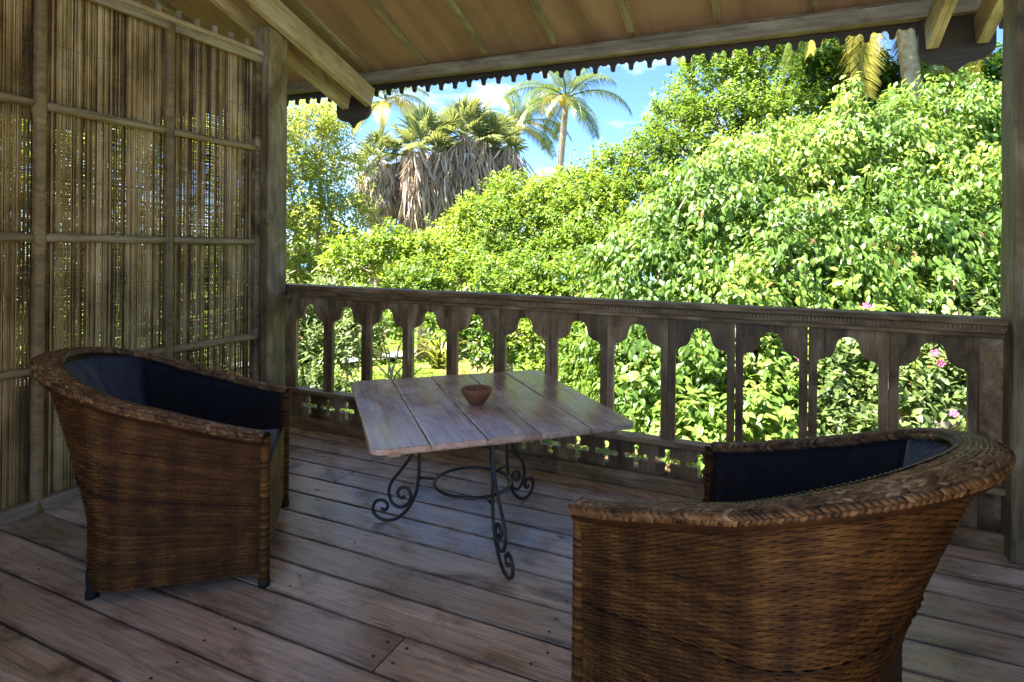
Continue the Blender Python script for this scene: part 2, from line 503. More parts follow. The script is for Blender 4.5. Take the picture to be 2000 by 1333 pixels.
# ------------------------------------------------------------------ floor
X0, X1 = -7.2, 1.9
mb = MB(); mb.box(X0, X1, -1.75, 2.99, -.22, -.032)
floor = tag(link('floor', mb.mesh('floor'), M['dark']), 'weathered grey plank floor of the veranda', 'floor', kind='structure')
P = .16345
joints = {1: [-1.027], 7: [-2.045], 9: [-2.05]}
k = -17
while True:
    y0 = 1.166 + P*k
    if y0 > 2.9: break
    if k in joints: js = joints[k]
    else:
        js = [random.uniform(-2.7, -.2)] if (k % 3 == 0 and k < 0) else ([random.choice([.1, .55]) ] if k in (3, 6) else [])
    xs = [-3.0] + js + [X1 - .02]
    for a, bb in zip(xs[:-1], xs[1:]):
        g = .0095
        me = beam_mesh('floorboard', bb-a-.006, P-g, .03, .0035)
        o = link('floorboard', me, M['floor'], floor, ((a+bb)/2, y0+P/2, -.015 + random.uniform(-.0015, .0015)))
        o.rotation_euler = (random.uniform(-.004,.004), 0, 0)
    k += 1
# nail heads near the board joints
mb = MB()
for k2, js in joints.items():
    for jx in js:
        for dx in (-.035, .035):
            for fy in (.3, .72):
                mb.lathe([(0,.0012),(.005,.0012),(.006,0)], 8, (jx+dx, 1.166+P*(k2+fy), .001))
for k2 in range(-4, 11):
    for xx in (-2.45, -1.55, -.62, .33):
        if random.random() < .7:
            for fy in (.3, .72):
                mb.lathe([(0,.0012),(.004,.0012),(.005,0)], 8, (xx+random.uniform(-.02,.02), 1.166+P*(k2+fy)+random.uniform(-.01,.01), .001))
nh = link('nail_heads', mb.mesh('nail_heads'), M['iron'], floor)
nh['kind'] = 'stuff'

# ------------------------------------------------------------------ posts
def post(label, xc, yc, sx, sy, h):
    me = beam_mesh('post', h, sx, sy, .006, 6, .003)
    o = link('veranda_post', me, M['post'])
    me.transform(Matrix.Rotation(R(-90), 4, 'Y'))
    me.transform(Matrix.Translation((0, 0, h/2)))
    o.location = (xc, yc, 0)
    return tag(o, label, 'post', 'veranda posts')
post('weathered square post at the left end of the balustrade, beside the reed screen', -3.01, 2.784, .16, .132, 2.62)
post('weathered square post at the right end of the balustrade', .907, 2.905, .145, .12, 2.47)

# ------------------------------------------------------------------ balustrade
def make_balustrade(label, dx):
    root = thing('balustrade', label, 'balustrade', (dx, 2.95, 0))
    RL, RR = -3.085, .852
    mid, L = (RL+RR)/2, RR-RL
    # moulded top rail: a cap over a fluted face
    me = beam_mesh('top_rail', L, .125, .026, .006, 8, .0015)
    link('top_rail', me, M['rail'], root, (mid, -.005, .934), (0, R(.22), 0))
    me = beam_mesh('rail_moulding', L-.004, .075, .034, .008, 4, .001)
    link('rail_moulding', me, M['rail'], root, (mid, -.012, .9035), (0, R(.22), 0))
    me = beam_mesh('rail_moulding', L-.006, .056, .02, .004, 4, .001)
    link('rail_moulding', me, M['rail'], root, (mid, -.008, .876), (0, R(.22), 0))
    mb = MB()
    for i in range(int(L/.0155)):
        x = RL + .02 + i*.0155
        mb.box(x, x+.0085, -.056, -.0485, .893, .915)
    o = link('fluting', mb.mesh('fluting'), M['rail'], root, (0, 0, 0))
    o['kind'] = 'stuff'
    # cut-out boards: half an arch on each
    arch = [(.120,.262),(.120,.698),(.1175,.711),(.110,.7195),(.096,.724),(.078,.731),(.063,.741),(.054,.754),(.0495,.772),(.0455,.792),(.039,.807),(.029,.818),(.015,.8235),(.0012,.8245)]
    HP = .1555
    poly = [(.0012,.868),(HP-.0012,.868),(HP-.0012,.262)] + arch
    mr, ml = MB(), MB()
    mr.prism(poly[::-1], -.012, .012)
    ml.prism([(-x, z) for x, z in poly], -.012, .012)
    mer, mel = mr.mesh('baluster_board'), ml.mesh('baluster_board')
    for me in (mer, mel):
        bm = bmesh.new(); bm.from_mesh(me); bmesh.ops.recalc_face_normals(bm, faces=bm.faces)
        bm.to_mesh(me); bm.free()
    c0, PT = -2.806, .311
    for i in range(12):
        c = c0 + PT*i
        gap = .0022 if i in (9, 10) else 0
        for me, s in ((mel, -1), (mer, 1)):
            o = link('baluster_board', me, M['railz'], root, (c - s*gap*.6, random.uniform(-.0025,.0025), 0))
    for a, bb in ((RL, c0-HP), (c0+11*PT+HP, RR)):
        if bb-a > .02:
            me = beam_mesh('end_board', .606, bb-a-.003, .024, .003)
            link('end_board', me, M['railz'], root, ((a+bb)/2, 0, .565), (0, R(90), R(90)))
    # sill between the arches and the kick panel
    me = beam_mesh('sill_rail', L, .085, .026, .006, 6, .001)
    link('sill_rail', me, M['rail'], root, (mid, -.012, .2485))
    # kick boards with half a quatrefoil cross on both edges
    notch = [(.0,.209),(.010,.206),(.0145,.197),(.013,.187),(.0085,.177),(.0115,.166),(.026,.161),(.040,.1655),(.053,.165),(.0615,.158),(.0615,.142),(.053,.135),(.040,.1345),(.026,.139),(.0115,.134),(.0085,.123),(.013,.113),(.0145,.103),(.010,.094),(.0,.091)]
    def kick(l, r):
        g = .0012
        pl = [(-HP/2+g, .236)]
        pl += [(-HP/2+max(x, g), z) for x, z in notch] if l else []
        pl += [(-HP/2+g, .004), (HP/2-g, .004)]
        pl += [(HP/2-max(x, g), z) for x, z in notch[::-1]] if r else []
        pl += [(HP/2-g, .236)]
        b_ = MB(); b_.prism(pl, -.011, .011)
        me = b_.mesh('kick_board')
        bm = bmesh.new(); bm.from_mesh(me); bmesh.ops.recalc_face_normals(bm, faces=bm.faces)
        bm.to_mesh(me); bm.free()
        return me
    kb, kl, kr = kick(1, 1), kick(0, 1), kick(1, 0)
    for i in range(-1, 24):
        x = c0 - HP/2 + HP*i
        me = kick(0, 0) if i == -1 else (kl if i == 0 else (kr if i == 23 else kb))
        link('kick_board', me, M['railz'], root, (x, .004+random.uniform(-.002,.002), 0))
    me = beam_mesh('kick_board', .228, RR-(c0+23.5*HP-HP/2+HP/2)-HP/2-.002, .022, .002)
    link('kick_board', me, M['railz'], root, ((RR+c0+23*HP)/2, .004, .12), (0, R(90), R(90)))
    me = beam_mesh('base_board', L, .03, .075, .007, 6, .001)
    link('base_board', me, M['rail'], root, (mid, -.03, .0405))
    return root
make_balustrade('weathered wooden balustrade with arched openings and cross-shaped cut-outs', 0)

# ------------------------------------------------------------------ reed screens
def tint_mesh(me, tint):
    a = me.attributes.new('tint', 'FLOAT', 'POINT')
    a.data.foreach_set('value', np.asarray(tint, np.float32))

def reed_panel(wd, z0, z1, bayseed):
    """vertical reeds in front of a thinner layer of horizontal ones; local x across the bay"""
    r = random.Random(bayseed)
    V, Fs, T = [], [], []
    x = -wd/2 + .004
    nseg = 5
    while x < wd/2 - .003:
        d = r.uniform(.0045, .0095)
        open_ = math.sin(x*23+bayseed)*.5+.5
        gap = r.uniform(-.0022, -.0004) + (r.uniform(.0013, .0028) if r.random() < .02+.11*open_ else 0)
        tv = min(1, max(0, r.gauss(.55, .2)))
        b0 = len(V)
        yy = r.uniform(-.004, .004)
        jx = 0
        for s in range(nseg+1):
            z = z0 + (z1-z0)*s/nseg
            jx = .6*jx + r.uniform(-.0016, .0016)
            for ax, ay in ((-.5,0),(0,-.6),(.5,0),(0,.5)):
                V.append((x+jx+ax*d, yy+ay*d, z)); T.append(tv)
        for s in range(nseg):
            for j in range(4):
                Fs.append((b0+s*4+j, b0+s*4+(j+1)%4, b0+(s+1)*4+(j+1)%4, b0+(s+1)*4+j))
        x += d + gap
    z = z0
    while z < z1:
        d = r.uniform(.004, .0065)
        tv = r.uniform(.15, .6)
        b0 = len(V)
        sag = r.uniform(-.004, .004)
        for s in range(4):
            xx = -wd/2 + wd*s/3
            zz = z + sag*math.sin(math.pi*s/3)
            for az, ay in ((-.5,0),(0,-.5),(.5,0),(0,.5)):
                V.append((xx, .0125+ay*d, zz+az*d)); T.append(tv)
        for s in range(3):
            for j in range(4):
                Fs.append((b0+s*4+j, b0+(s+1)*4+j, b0+(s+1)*4+(j+1)%4, b0+s*4+(j+1)%4))
        z += d + r.uniform(.0004, .0030)
    me = bpy.data.meshes.new('reed_mat')
    me.from_pydata(V, [], Fs); me.update()
    tint_mesh(me, T)
    return me

def bamboo(L, rad, n=10):
    mb = MB()
    k = max(4, int(L/.06))
    pts, rr = [], []
    node = random.uniform(.18, .3)
    for i in range(k+1):
        s = L*i/k
        q = abs(((s/node) % 1) - .5)
        rr.append(rad*(1+.10*max(0, (q-.44)/.06)) * random.uniform(.97, 1.03))
        pts.append((s, random.uniform(-.0015,.0015), random.uniform(-.0015,.0015)))
    mb.tube(pts, rr, n)
    return mb.mesh('pole')

WALLZ = 2.42
def make_screen(label, X, ytop, nb, side):
    """side=+1: the reeds are seen from +X"""
    root = thing('reed_screen', label, 'screen', (X, ytop, 0), R(90) if side > 0 else R(-90))
    # local x runs along the wall away from the post; with rz=+90 local +x -> +Y, so the wall lies at negative local x
    sg = -1 if side > 0 else 1
    W = .61
    for i in range(nb):
        c = sg*(W*i + W/2)
        me = reed_panel(W, .03, WALLZ, 11+i*7)
        o = link('reed_mat', me, M['reed'], root, (c, .012, 0))
        o['kind'] = 'stuff'
        for z in (.635, 1.237, 1.835):
            if i == 1 and z < 0: continue
            me = bamboo(W-.045, .0205)
            link('cross_pole', me, M['polex'], root, (c-(W-.045)/2, -.016, z+random.uniform(-.003,.003)), None, True)
        # thin ties
        mb = MB()
        for z in (.33, .93, 1.03, 1.53, 2.1):
            zz = z + random.uniform(-.06, .06)
            mb.tube([(c-W/2+W*t/8, .0035+random.uniform(-.001,.001), zz+random.uniform(-.006,.006)) for t in range(9)], .0013, 4)
        link('tie_cord', mb.mesh('tie_cord'), M['polex'], root)['kind'] = 'stuff'
    for i in range(nb+1):
        x = sg*W*i + (sg*.02 if i == 0 else 0)
        if i == 0:
            me = beam_mesh('stile', WALLZ, .045, .04, .004, 5, .002)
            link('stile', me, M['post'], root, (x, -.008, WALLZ/2), (0, R(90), 0))
        else:
            me = bamboo(WALLZ, .0255, 12)
            o = link('upright_pole', me, M['pole'], root, (x, -.02, 0), (0, R(-90), 0), True)
    L = W*nb
    me = beam_mesh('head_rail', L+.06, .075, .028, .005, 8, .001)
    link('head_rail', me, M['rafter'], root, (sg*(L/2-.03), -.004, 2.444))
    me = beam_mesh('head_rail', L+.05, .03, .05, .005, 8, .001)
    link('head_rail', me, M['beam'], root, (sg*(L/2-.02), -.022, 2.405))
    mb = MB(); mb.box(-.011, .011, -.013, .013, 0, .052)
    pm = bevel(mb.mesh('peg'), .002)
    for i in range(int(L/.114)+1):
        link('peg', pm, M['beam'], root, (sg*(-.02+.114*i), -.002, 2.458))
    me = beam_mesh('foot_rail', L, .05, .055, .005, 8, .001)
    link('foot_rail', me, M['beam'], root, (sg*L/2, -.02, .0285))
    return root
make_screen('tall reed screen on bamboo poles closing the left side of the veranda', -3.03, 2.70, 6, 1)
make_screen('reed screen at the right edge, behind the chair nearest the camera', .985, 2.72, 6, -1)

# ------------------------------------------------------------------ roof
SL = .326
ANG = math.atan(SL)
def zc(y): return 2.585 + SL*(3.64 - y)         # underside of the ceiling boards
roof = thing('veranda_roof', 'sloping veranda roof with tan ceiling panels, rafters and scalloped eave', 'roof', (0, 3.64, 2.585))
YB = -0.9
LEN = (3.86-YB)/math.cos(ANG)
def slope_obj(name, me, mat, x, ymid, dz, smooth=False):
    """me lies along local x (down the slope after turning)"""
    o = link(name, me, mat, roof)
    o.location = (x, ymid-3.64, zc(ymid)-2.585+dz)
    o.rotation_euler = Matrix(((0, 1, 0), (math.cos(ANG), 0, math.sin(ANG)), (-math.sin(ANG), 0, math.cos(ANG)))).to_euler() if False else (0, 0, 0)
    ex = Vector((0, math.cos(ANG), -math.sin(ANG)))
    ez = Vector((0, math.sin(ANG), math.cos(ANG)))
    ey = ez.cross(ex)
    o.rotation_euler = Matrix((ex, ey, ez)).transposed().to_euler()
    return o
bx = [-2.872 + .5115*i for i in range(-9, 11)]
ym = (3.86+YB)/2
for a, bb in zip(bx[:-1], bx[1:]):
    me = beam_mesh('ceiling_panel', LEN, bb-a-.004, .022, 0)
    slope_obj('ceiling_panel', me, M['ceil'], (a+bb)/2, ym, .012)
bm_ = beam_mesh('batten', LEN-.26, .042, .026, .003)
for x in bx:
    slope_obj('batten', bm_, M['beam'], x, ym-.13, -.0145)
# rafters in pairs either side of the posts
def rafter(x, zend):
    l = (3.67+.45)/math.cos(ANG)
    me = beam_mesh('rafter', l, .055, .155, .004, 6, .001)
    o = slope_obj('rafter', me, M['rafter'], x, (3.67-.45)/2, 0)
    o.location.z = zend + .08 + SL*(3.67-(3.67-.45)/2) - 2.585 + .0
    return o
for x in (-3.128, -2.9): rafter(x, 2.305)
for x in (.748, .96): rafter(x, 2.262)
# eave beam, ledge strip and scalloped valance
tilt = R(.86)
Lb = X1 - X0
def zb(x): return 2.491 - (x+2.872)*.0151
me = beam_mesh('eave_beam', Lb, .07, .088, .006, 12, .0015)
xm = (X0+X1)/2
link('eave_beam', me, M['beam'], roof, (xm, .035, zb(xm)+.046-2.585), (0, tilt, 0))
me = beam_mesh('ledge_strip', Lb, .03, .03, .003, 12, .001)
link('ledge_strip', me, M['rail'], roof, (xm, .055, zb(xm)+.107-2.585), (0, tilt, 0))
def valance(npeg):
    p = .1195
    pl = [(0, .0), (0, .085), (npeg*p, .085), (npeg*p, 0)]
    low = []
    for i in range(npeg-1, -1, -1):
        c = (i+.5)*p
        q = [(c+.046, .004), (c+.040,.012), (c+.030, .012), (c+.022, .004), (c+.0165,-.006), (c+.014,-.022), (c+.0145,-.030), (c+.010,-.038), (c, -.041)]
        low += q + [(2*c-x, z) for x, z in q[-2::-1]]
    b_ = MB(); b_.prism(pl + low, -.009, .009)
    me = b_.mesh('valance_board')
    bm = bmesh.new(); bm.from_mesh(me); bmesh.ops.recalc_face_normals(bm, faces=bm.faces); bm.to_mesh(me); bm.free()
    return me
vm = valance(9)
xv = -2.405 - .1195*.5 - 9*.1195*4
while xv < X1:
    link('valance_board', vm, M['dark'], roof, (xv+.001, .082, zb(xv)-.05-2.585 + (.012 if xv > -1 else 0)), (0, tilt*.5, 0))
    xv += 9*.1195
sh = [(-.165,.21),(-.165,.0),(-.158,-.028),(-.14,-.05),(-.115,-.064),(-.085,-.071),(-.055,-.077),(-.03,-.092),(-.012,-.112),(0,-.131)]
sh = sh + [(-x, z) for x, z in sh[-2::-1]]
b_ = MB(); b_.prism(sh, -.014, .014)
sme = b_.mesh('shield_board')
bm = bmesh.new(); bm.from_mesh(sme); bmesh.ops.recalc_face_normals(bm, faces=bm.faces); bm.to_mesh(sme); bm.free()
link('shield_board', sme, M['dark'], roof, (-3.09, .06, 2.298-2.585))
link('shield_board', sme, M['dark'], roof, (.862, .06, 2.27-2.585))
# roof covering above the boards
me = beam_mesh('roof_covering', LEN+.1, bx[-1]-bx[0]+.1, .03, 0)
slope_obj('roof_covering', me, M['dark'], (bx[0]+bx[-1])/2, ym, .06)
mb = MB(); mb.box(X0, -1.7, -1.20, -1.04, -.2, 4.05)  # unseen, kept to the left side to darken the foreground; cream for warm bounce
tag(link('unseen_rear_wall', mb.mesh('unseen_rear_wall'), M['plaster']), 'unseen cream wall added behind the veranda, shaped to darken the left foreground', 'wall', kind='structure')
mb = MB(); mb.box(X0, X1, 2.9, 2.985, GZ-.3, -.225)
tag(link('foundation_wall', mb.mesh('foundation_wall'), M['plaster']), 'cream plastered wall carrying the veranda floor', 'wall', kind='structure')

# ------------------------------------------------------------------ table
TC = Vector((-1.176, 2.224, 0))
table = thing('table', 'square low table with five whitewashed planks on scrolled black iron legs', 'table', TC)
TH = .545
a = R(133.5)      # plank direction
TL, TW = 1.03, .995
pw = TW/5
def plank_mesh(first, last):
    r_ = .045
    x0, x1, y0, y1 = -TL/2, TL/2, -pw/2+.0022, pw/2-.0022
    def corner(cx_, cy_, a0):
        return [(cx_+r_*math.cos(a0+i*math.pi/10), cy_+r_*math.sin(a0+i*math.pi/10)) for i in range(6)]
    pl = []
    pl += corner(x1-r_, y1-r_, 0) if last else [(x1, y1)]
    pl += corner(x0+r_, y1-r_, math.pi/2) if last else [(x0, y1)]
    pl += corner(x0+r_, y0+r_, math.pi) if first else [(x0, y0)]
    pl += corner(x1-r_, y0+r_, 1.5*math.pi) if first else [(x1, y0)]
    n_ = len(pl)
    V = [(x, y, -.021) for x, y in pl] + [(x, y, 0) for x, y in pl]
    Fs = [tuple(range(n_-1,-1,-1)), tuple(range(n_, 2*n_))] + [(i, (i+1)%n_, (i+1)%n_+n_, i+n_) for i in range(n_)]
    me = bpy.data.meshes.new('tabletop_plank'); me.from_pydata(V, [], Fs); me.update()
    bm = bmesh.new(); bm.from_mesh(me)
    ed = [e for e in bm.edges if len(e.link_faces)==2 and e.calc_face_angle(0) > 1.2 and abs(e.verts[0].co.z-e.verts[1].co.z) < .01]
    bmesh.ops.bevel(bm, geom=ed, offset=.004, segments=2, affect='EDGES', profile=.5)
    bm.to_mesh(me); bm.free()
    return me
for i in range(5):
    off = Matrix.Rotation(a, 3, 'Z') @ Vector((0, -TW/2+pw*(i+.5), 0))
    link('tabletop_plank', plank_mesh(i == 0, i == 4), M['table'], table, (off.x, off.y, TH+random.uniform(-.001,.001)), (0,0,a))
# frame under the planks
mb = MB()
for s in (-1, 1):
    mb.box(-TL/2+.05, TL/2-.05, s*(TW/2-.085)-.022, s*(TW/2-.085)+.022, TH-.046, TH-.0215)
    mb.box(s*(TL/2-.085)-.022, s*(TL/2-.085)+.022, -TW/2+.109, TW/2-.109, TH-.0455, TH-.022)
link('under_frame', mb.mesh('under_frame'), M['table'], table, (0,0,0), (0,0,a))
def smooth_path(pts, sub=6):
    P_ = [Vector(p) for p in pts]
    P_ = [2*P_[0]-P_[1]] + P_ + [2*P_[-1]-P_[-2]]
    o = []
    for i in range(1, len(P_)-2):
        for t in range(sub):
            u = t/sub
            p0, p1, p2, p3 = P_[i-1:i+3]
            o.append(.5*((2*p1)+(-p0+p2)*u+(2*p0-5*p1+4*p2-p3)*u*u+(-p0+3*p1-3*p2+p3)*u**3))
    o.append(P_[-2])
    return o
barB = [(.205,.496),(.222,.42),(.238,.31),(.24,.22),(.252,.14),(.285,.07),(.335,.022),(.387,.0075),(.43,.02),(.45,.052),(.436,.086),(.403,.094),(.381,.074),(.392,.052),(.412,.058)]
barA = [(.205,.496),(.235,.40),(.262,.32),(.315,.24),(.362,.18),(.376,.13),(.36,.086),(.325,.07),(.29,.086),(.275,.12),(.29,.152),(.32,.155),(.336,.132),(.322,.112),(.303,.118)]
mb = MB()
for bar in (barA, barB):
    mb.tube(smooth_path([(r_, 0, z) for r_, z in bar], 5), .0072, 8)
mb.box(.13, .235, -.016, .016, .490, .4985)
lm = mb.mesh('leg')
mb2 = MB(); mb2.tube([(.158,0,.205),(.245,0,.205)], .006, 8)
stm = mb2.mesh('strut')
mb = MB()
mb.tube([(.162*math.cos(2*math.pi*i/48), .162*math.sin(2*math.pi*i/48), .205) for i in range(49)], .0068, 8, False)
link('ring', mb.mesh('ring'), M['iron'], table, (.012,-.044,0), None, True)
for ang in (195, 317, 77):
    link('leg', lm, M['iron'], table, (.012,-.044,0), (0,0,R(ang)), True)
    link('strut', stm, M['iron'], table, (.012,-.044,0), (0,0,R(ang)), True)
bowl = thing('bowl', 'small round terracotta bowl standing on the plank table', 'bowl', (-1.141, 2.166, TH+.001))
bowl.scale = (.93,)*3
mb = MB()
mb.lathe([(0,0),(.030,0),(.036,.004),(.052,.026),(.066,.048),(.070,.056),(.0715,.064),(.069,.071),(.062,.0725),(.057,.069),(.053,.060),(.044,.038),(.03,.022),(0,.018)], 36)
link('bowl_body', mb.mesh('bowl_body'), M['clay'], bowl, None, None, True)
mb = MB(); mb.lathe([(0,.047),(.02,.05),(.04,.046),(.047,.043)], 20)
mb.tube([(-.02,.012,.05),(-.012,.005,.075)], .004, 6)
link('ash', mb.mesh('ash'), M['ash'], bowl)

# ------------------------------------------------------------------ wicker tub chairs
def sstep(t):
    t = np.clip(t, 0, 1)
    return t*t*(3-2*t)
def plan(s, z, inset=0.0):
    """s in [-1, 1]: from one arm front round the back to the other; returns x, y"""
    sgn = np.where(s < 0, -1.0, 1.0)
    q = 1 - np.abs(s)                  # 0 at the arm front, 1 at the middle of the back
    fl = np.clip((z-.25)/.53, 0, 1)**1.15
    B = .335 + .18*fl - inset
    Wd = .329 + .025*fl - inset
    xs = -.155
    t = np.clip((q-.36)/.64, 0, 1)*math.pi/2
    e = .72 + .28*fl
    x = np.where(q < .36, .267 + (xs-.267)*q/.36, xs - (B+xs)*np.abs(np.sin(t))**e)
    y = np.where(q < .36, Wd, Wd*np.abs(np.cos(t))**e)
    return x, y*sgn*-1
def rim_z(s):
    q = 1-np.abs(s)
    return .532 + .25*(.5-.5*np.cos(math.pi*np.clip(q, 0, 1)**.673))
# even spacing along the path at rim height
_s = np.linspace(-1, 1, 2001)
_x, _y = plan(_s, np.full_like(_s, .55))
_l = np.concatenate([[0], np.cumsum(np.hypot(np.diff(_x), np.diff(_y)))])
PATHL = _l[-1]
def s_of(l): return np.interp(l, _l, _s)

def weave_mesh():
    pitch = .0215
    nst = int(PATHL/pitch)
    sub = 3
    nc = nst*sub+1
    l = np.linspace(0, PATHL, nc)
    s = s_of(l)
    rows = 108
    top = rim_z(s)
    V, T = [], []
    rg = np.random.default_rng(3)
    ds = 1e-3
    for k in range(rows):
        rt_ = rg.normal(.5, .05) + .065*np.interp(l, np.arange(0, PATHL+.08, .045)+rg.uniform(-.02,.02), rg.normal(0, 1, len(np.arange(0, PATHL+.08, .045)))) + .10*np.sin(l*61)*np.sin(l*7+1) + rg.normal(0, .04, nc)
        seam = 1.0 if k in (52, 53) else 0.0
        for dv, bulge in ((-.5, 0.0), (0.0, .0028), (.5, 0.0)):
            v = (k+.5+dv*1.15)/rows
            z = .045 + v*(top-.045) + rg.normal(0, .0004, nc)
            x, y = plan(s, z)
            x1, y1 = plan(np.clip(s+ds, -1, 1), z); x0, y0 = plan(np.clip(s-ds, -1, 1), z)
            tx, ty = x1-x0, y1-y0
            ln = np.hypot(tx, ty)+1e-9
            nx_, ny_ = -ty/ln, tx/ln
            # outward
            sg = np.sign(nx_*(x+.02)+ny_*y); nx_, ny_ = nx_*sg, ny_*sg
            wv = .0019*np.sin(np.pi*l/pitch + np.pi*k) + bulge*(1+.5*seam) + .004*seam + rg.normal(0, .0005, nc)
            V.append(np.stack([x+nx_*wv, y+ny_*wv, z], 1))
            T.append(np.clip(rt_-.25*seam, 0, 1))
    V = np.concatenate(V); T = np.concatenate(T)
    Fs = []
    idx = np.arange(nc-1)
    for k in range(rows):
        for h in range(2):
            a0 = (k*3+h)*nc
            Fs.append(np.stack([a0+idx, a0+idx+1, a0+nc+idx+1, a0+nc+idx], 1))
    return np_mesh('woven_shell', V, np.concatenate(Fs), T)

def np_mesh(name, V, Q, tint=None):
    me = bpy.data.meshes.new(name)
    nf, k = Q.shape
    me.vertices.add(len(V)); me.vertices.foreach_set('co', np.ascontiguousarray(V, np.float32).ravel())
    me.loops.add(nf*k); me.loops.foreach_set('vertex_index', np.ascontiguousarray(Q, np.int32).ravel())
    me.polygons.add(nf); me.polygons.foreach_set('loop_start', np.arange(0, nf*k, k, dtype=np.int32))
    me.update(calc_edges=True)
    if tint is not None: tint_mesh(me, tint)
    return me

def strand_piece(V, Fs, T, c, d, nrm, L, wd, th, tv):
    """a short bulging strand along d lying on a surface with normal nrm"""
    d = d.normalized(); sd_ = nrm.cross(d).normalized(); nn = d.cross(sd_)
    b0 = len(V)
    V.append(tuple(c-d*L/2-nn*th*.5))
    for u in (-.28, .2):
        for a_ in (0, 60, 120, 180):
            ca, sa = math.cos(R(a_)), math.sin(R(a_))
            V.append(tuple(c+d*L*u+sd_*wd*.5*ca+nn*th*sa))
    V.append(tuple(c+d*L/2-nn*th*.5))
    for j in range(3):
        Fs.append((b0, b0+1+j+1, b0+1+j)); Fs.append((b0+1+j, b0+2+j, b0+6+j, b0+5+j)); Fs.append((b0+5+j, b0+6+j, b0+9))
    T.extend([tv]*10)

def rim_w(q): return .048 + .010*sstep(q*2.2) + .026*sstep((q-.42)/.5)
def rim_off(q): return .12 - .25*sstep((q-.42)/.5)
def rim_mesh():
    V, Fs, T = [], [], []
    r = random.Random(5)
    step = .0098
    n_ = int(PATHL/step)
    for i in range(n_):
        l = (i+.5)*step
        s = s_of(l); s2 = s_of(min(l+.01, PATHL))
        q = 1-abs(s)
        z = float(rim_z(s)); z2 = float(rim_z(s2))
        x, y = [float(t) for t in plan(np.array(s), np.array(z))]
        x2, y2 = [float(t) for t in plan(np.array(s2), np.array(z2))]
        t = Vector((x2-x, y2-y, z2-z))
        if t.length < 1e-6: continue
        t.normalize()
        o_ = Vector((t.y, -t.x, 0)).normalized()
        if o_.dot(Vector((x+.02, y, 0))) < 0: o_ = -o_
        wdt = float(rim_w(q))
        lat = (o_ + Vector((0,0,-.10))).normalized()
        nrm = t.cross(lat)
        if nrm.z < 0: nrm = -nrm
        c = Vector((x, y, z+.010))
        nr = max(4, int(round(wdt/.0088)))
        for j in range(nr):
            f = (j+.5)/nr - .5
            arch_ = .009*(1-(2*f)**2)
            cc = c + lat*((f+float(rim_off(q)))*wdt) + nrm*arch_ + t*(r.uniform(-.002,.002)+(step/2 if j % 2 else 0))
            ang = (.36 if j % 2 else -.36) + r.uniform(-.1,.1)
            d = t*math.cos(ang) + lat*math.sin(ang) + nrm*.10
            nn = (nrm + lat*(1.1*f)).normalized()
            strand_piece(V, Fs, T, cc, d, nn, .031*r.uniform(.9,1.15), .0086, .004, min(1, max(0, r.gauss(.55, .17))))
        for f, down in ((.64, .011), (-.40, .009)):
            for h in range(2):
                cc = c + lat*((f+float(rim_off(q))-.12)*wdt-.003*h) - nrm*(down*h)
                d = t*.8 + (-nrm)*(.5 if h != 1 else -.5)
                nn = lat if f > 0 else -lat
                strand_piece(V, Fs, T, cc, d, (nn+nrm*(.6-h*.6)).normalized(), .026, .0115, .005, min(1, max(0, r.gauss(.42, .16))))
    me = bpy.data.meshes.new('rim_braid')
    me.from_pydata(V, [], Fs); me.update(); tint_mesh(me, T)
    return me

def rim_core():
    """solid body of the rim and the shell's lining so that no light leaks through the weave"""
    n_ = 160
    l = np.linspace(0, PATHL, n_)
    s = s_of(l)
    z = rim_z(s); q = 1-np.abs(s)
    rings = []
    x, y = plan(s, np.full(n_, .03), .004); rings.append(np.stack([x, y, np.full(n_, .05)], 1))
    for f in (.35, .6, .8, .94):
        x, y = plan(s, .05+f*(z-.05), .004); rings.append(np.stack([x, y, .05+f*(z-.05)], 1))
    wd = rim_w(q)
    for off, dz in ((.50, -.022), (.58, .004), (.12, .0165), (-.34, .006), (-.36, -.02)):
        x, y = plan(s, z, 0)
        x2, y2 = plan(s, z, .01)
        nx_, ny_ = x-x2, y-y2
        ln = np.hypot(nx_, ny_)+1e-9
        dr = .10
        off = off + rim_off(q) - .12
        rings.append(np.stack([x+nx_/ln*off*wd, y+ny_/ln*off*wd, z+dz-dr*(off)*wd], 1))
    for f in (.8, .3):
        x, y = plan(s, .05+f*(z-.05), .022); rings.append(np.stack([x, y, .05+f*(z-.05)], 1))
    V = np.concatenate(rings)
    idx = np.arange(n_-1)
    Fs = [np.stack([k*n_+idx, k*n_+idx+1, (k+1)*n_+idx+1, (k+1)*n_+idx], 1) for k in range(len(rings)-1)]
    return np_mesh('shell_lining', V, np.concatenate(Fs), np.full(len(V), .3))

def front_panel():
    V, T, Fs = [], [], []
    rg = np.random.default_rng(8)
    wd, pitch, sub = .61, .017, 3
    nc = int(wd/pitch)*sub+1
    yy = np.linspace(-wd/2, wd/2, nc)
    rows = 52
    for k in range(rows):
        tv = rg.normal(.66, .12)  # paler than the shell: light falling on the front is put into its tint
        for dv, bulge in ((-.55, 0), (0, .0032), (.55, 0)):
            z = .05 + (k+.5+dv)/rows*.325 + rg.normal(0,.0004,nc)
            x = .265 + .0026*np.sin(np.pi*(yy+wd/2)/pitch+np.pi*k) + bulge
            V.append(np.stack([x, yy, z], 1)); T.append(np.clip(tv+rg.normal(0,.05,nc), 0, 1))
    idx = np.arange(nc-1)
    for k in range(rows):
        for h in range(2):
            a0 = (k*3+h)*nc
            Fs.append(np.stack([a0+idx, a0+idx+1, a0+nc+idx+1, a0+nc+idx], 1))
    return np_mesh('front_panel', np.concatenate(V), np.concatenate(Fs), np.concatenate(T))

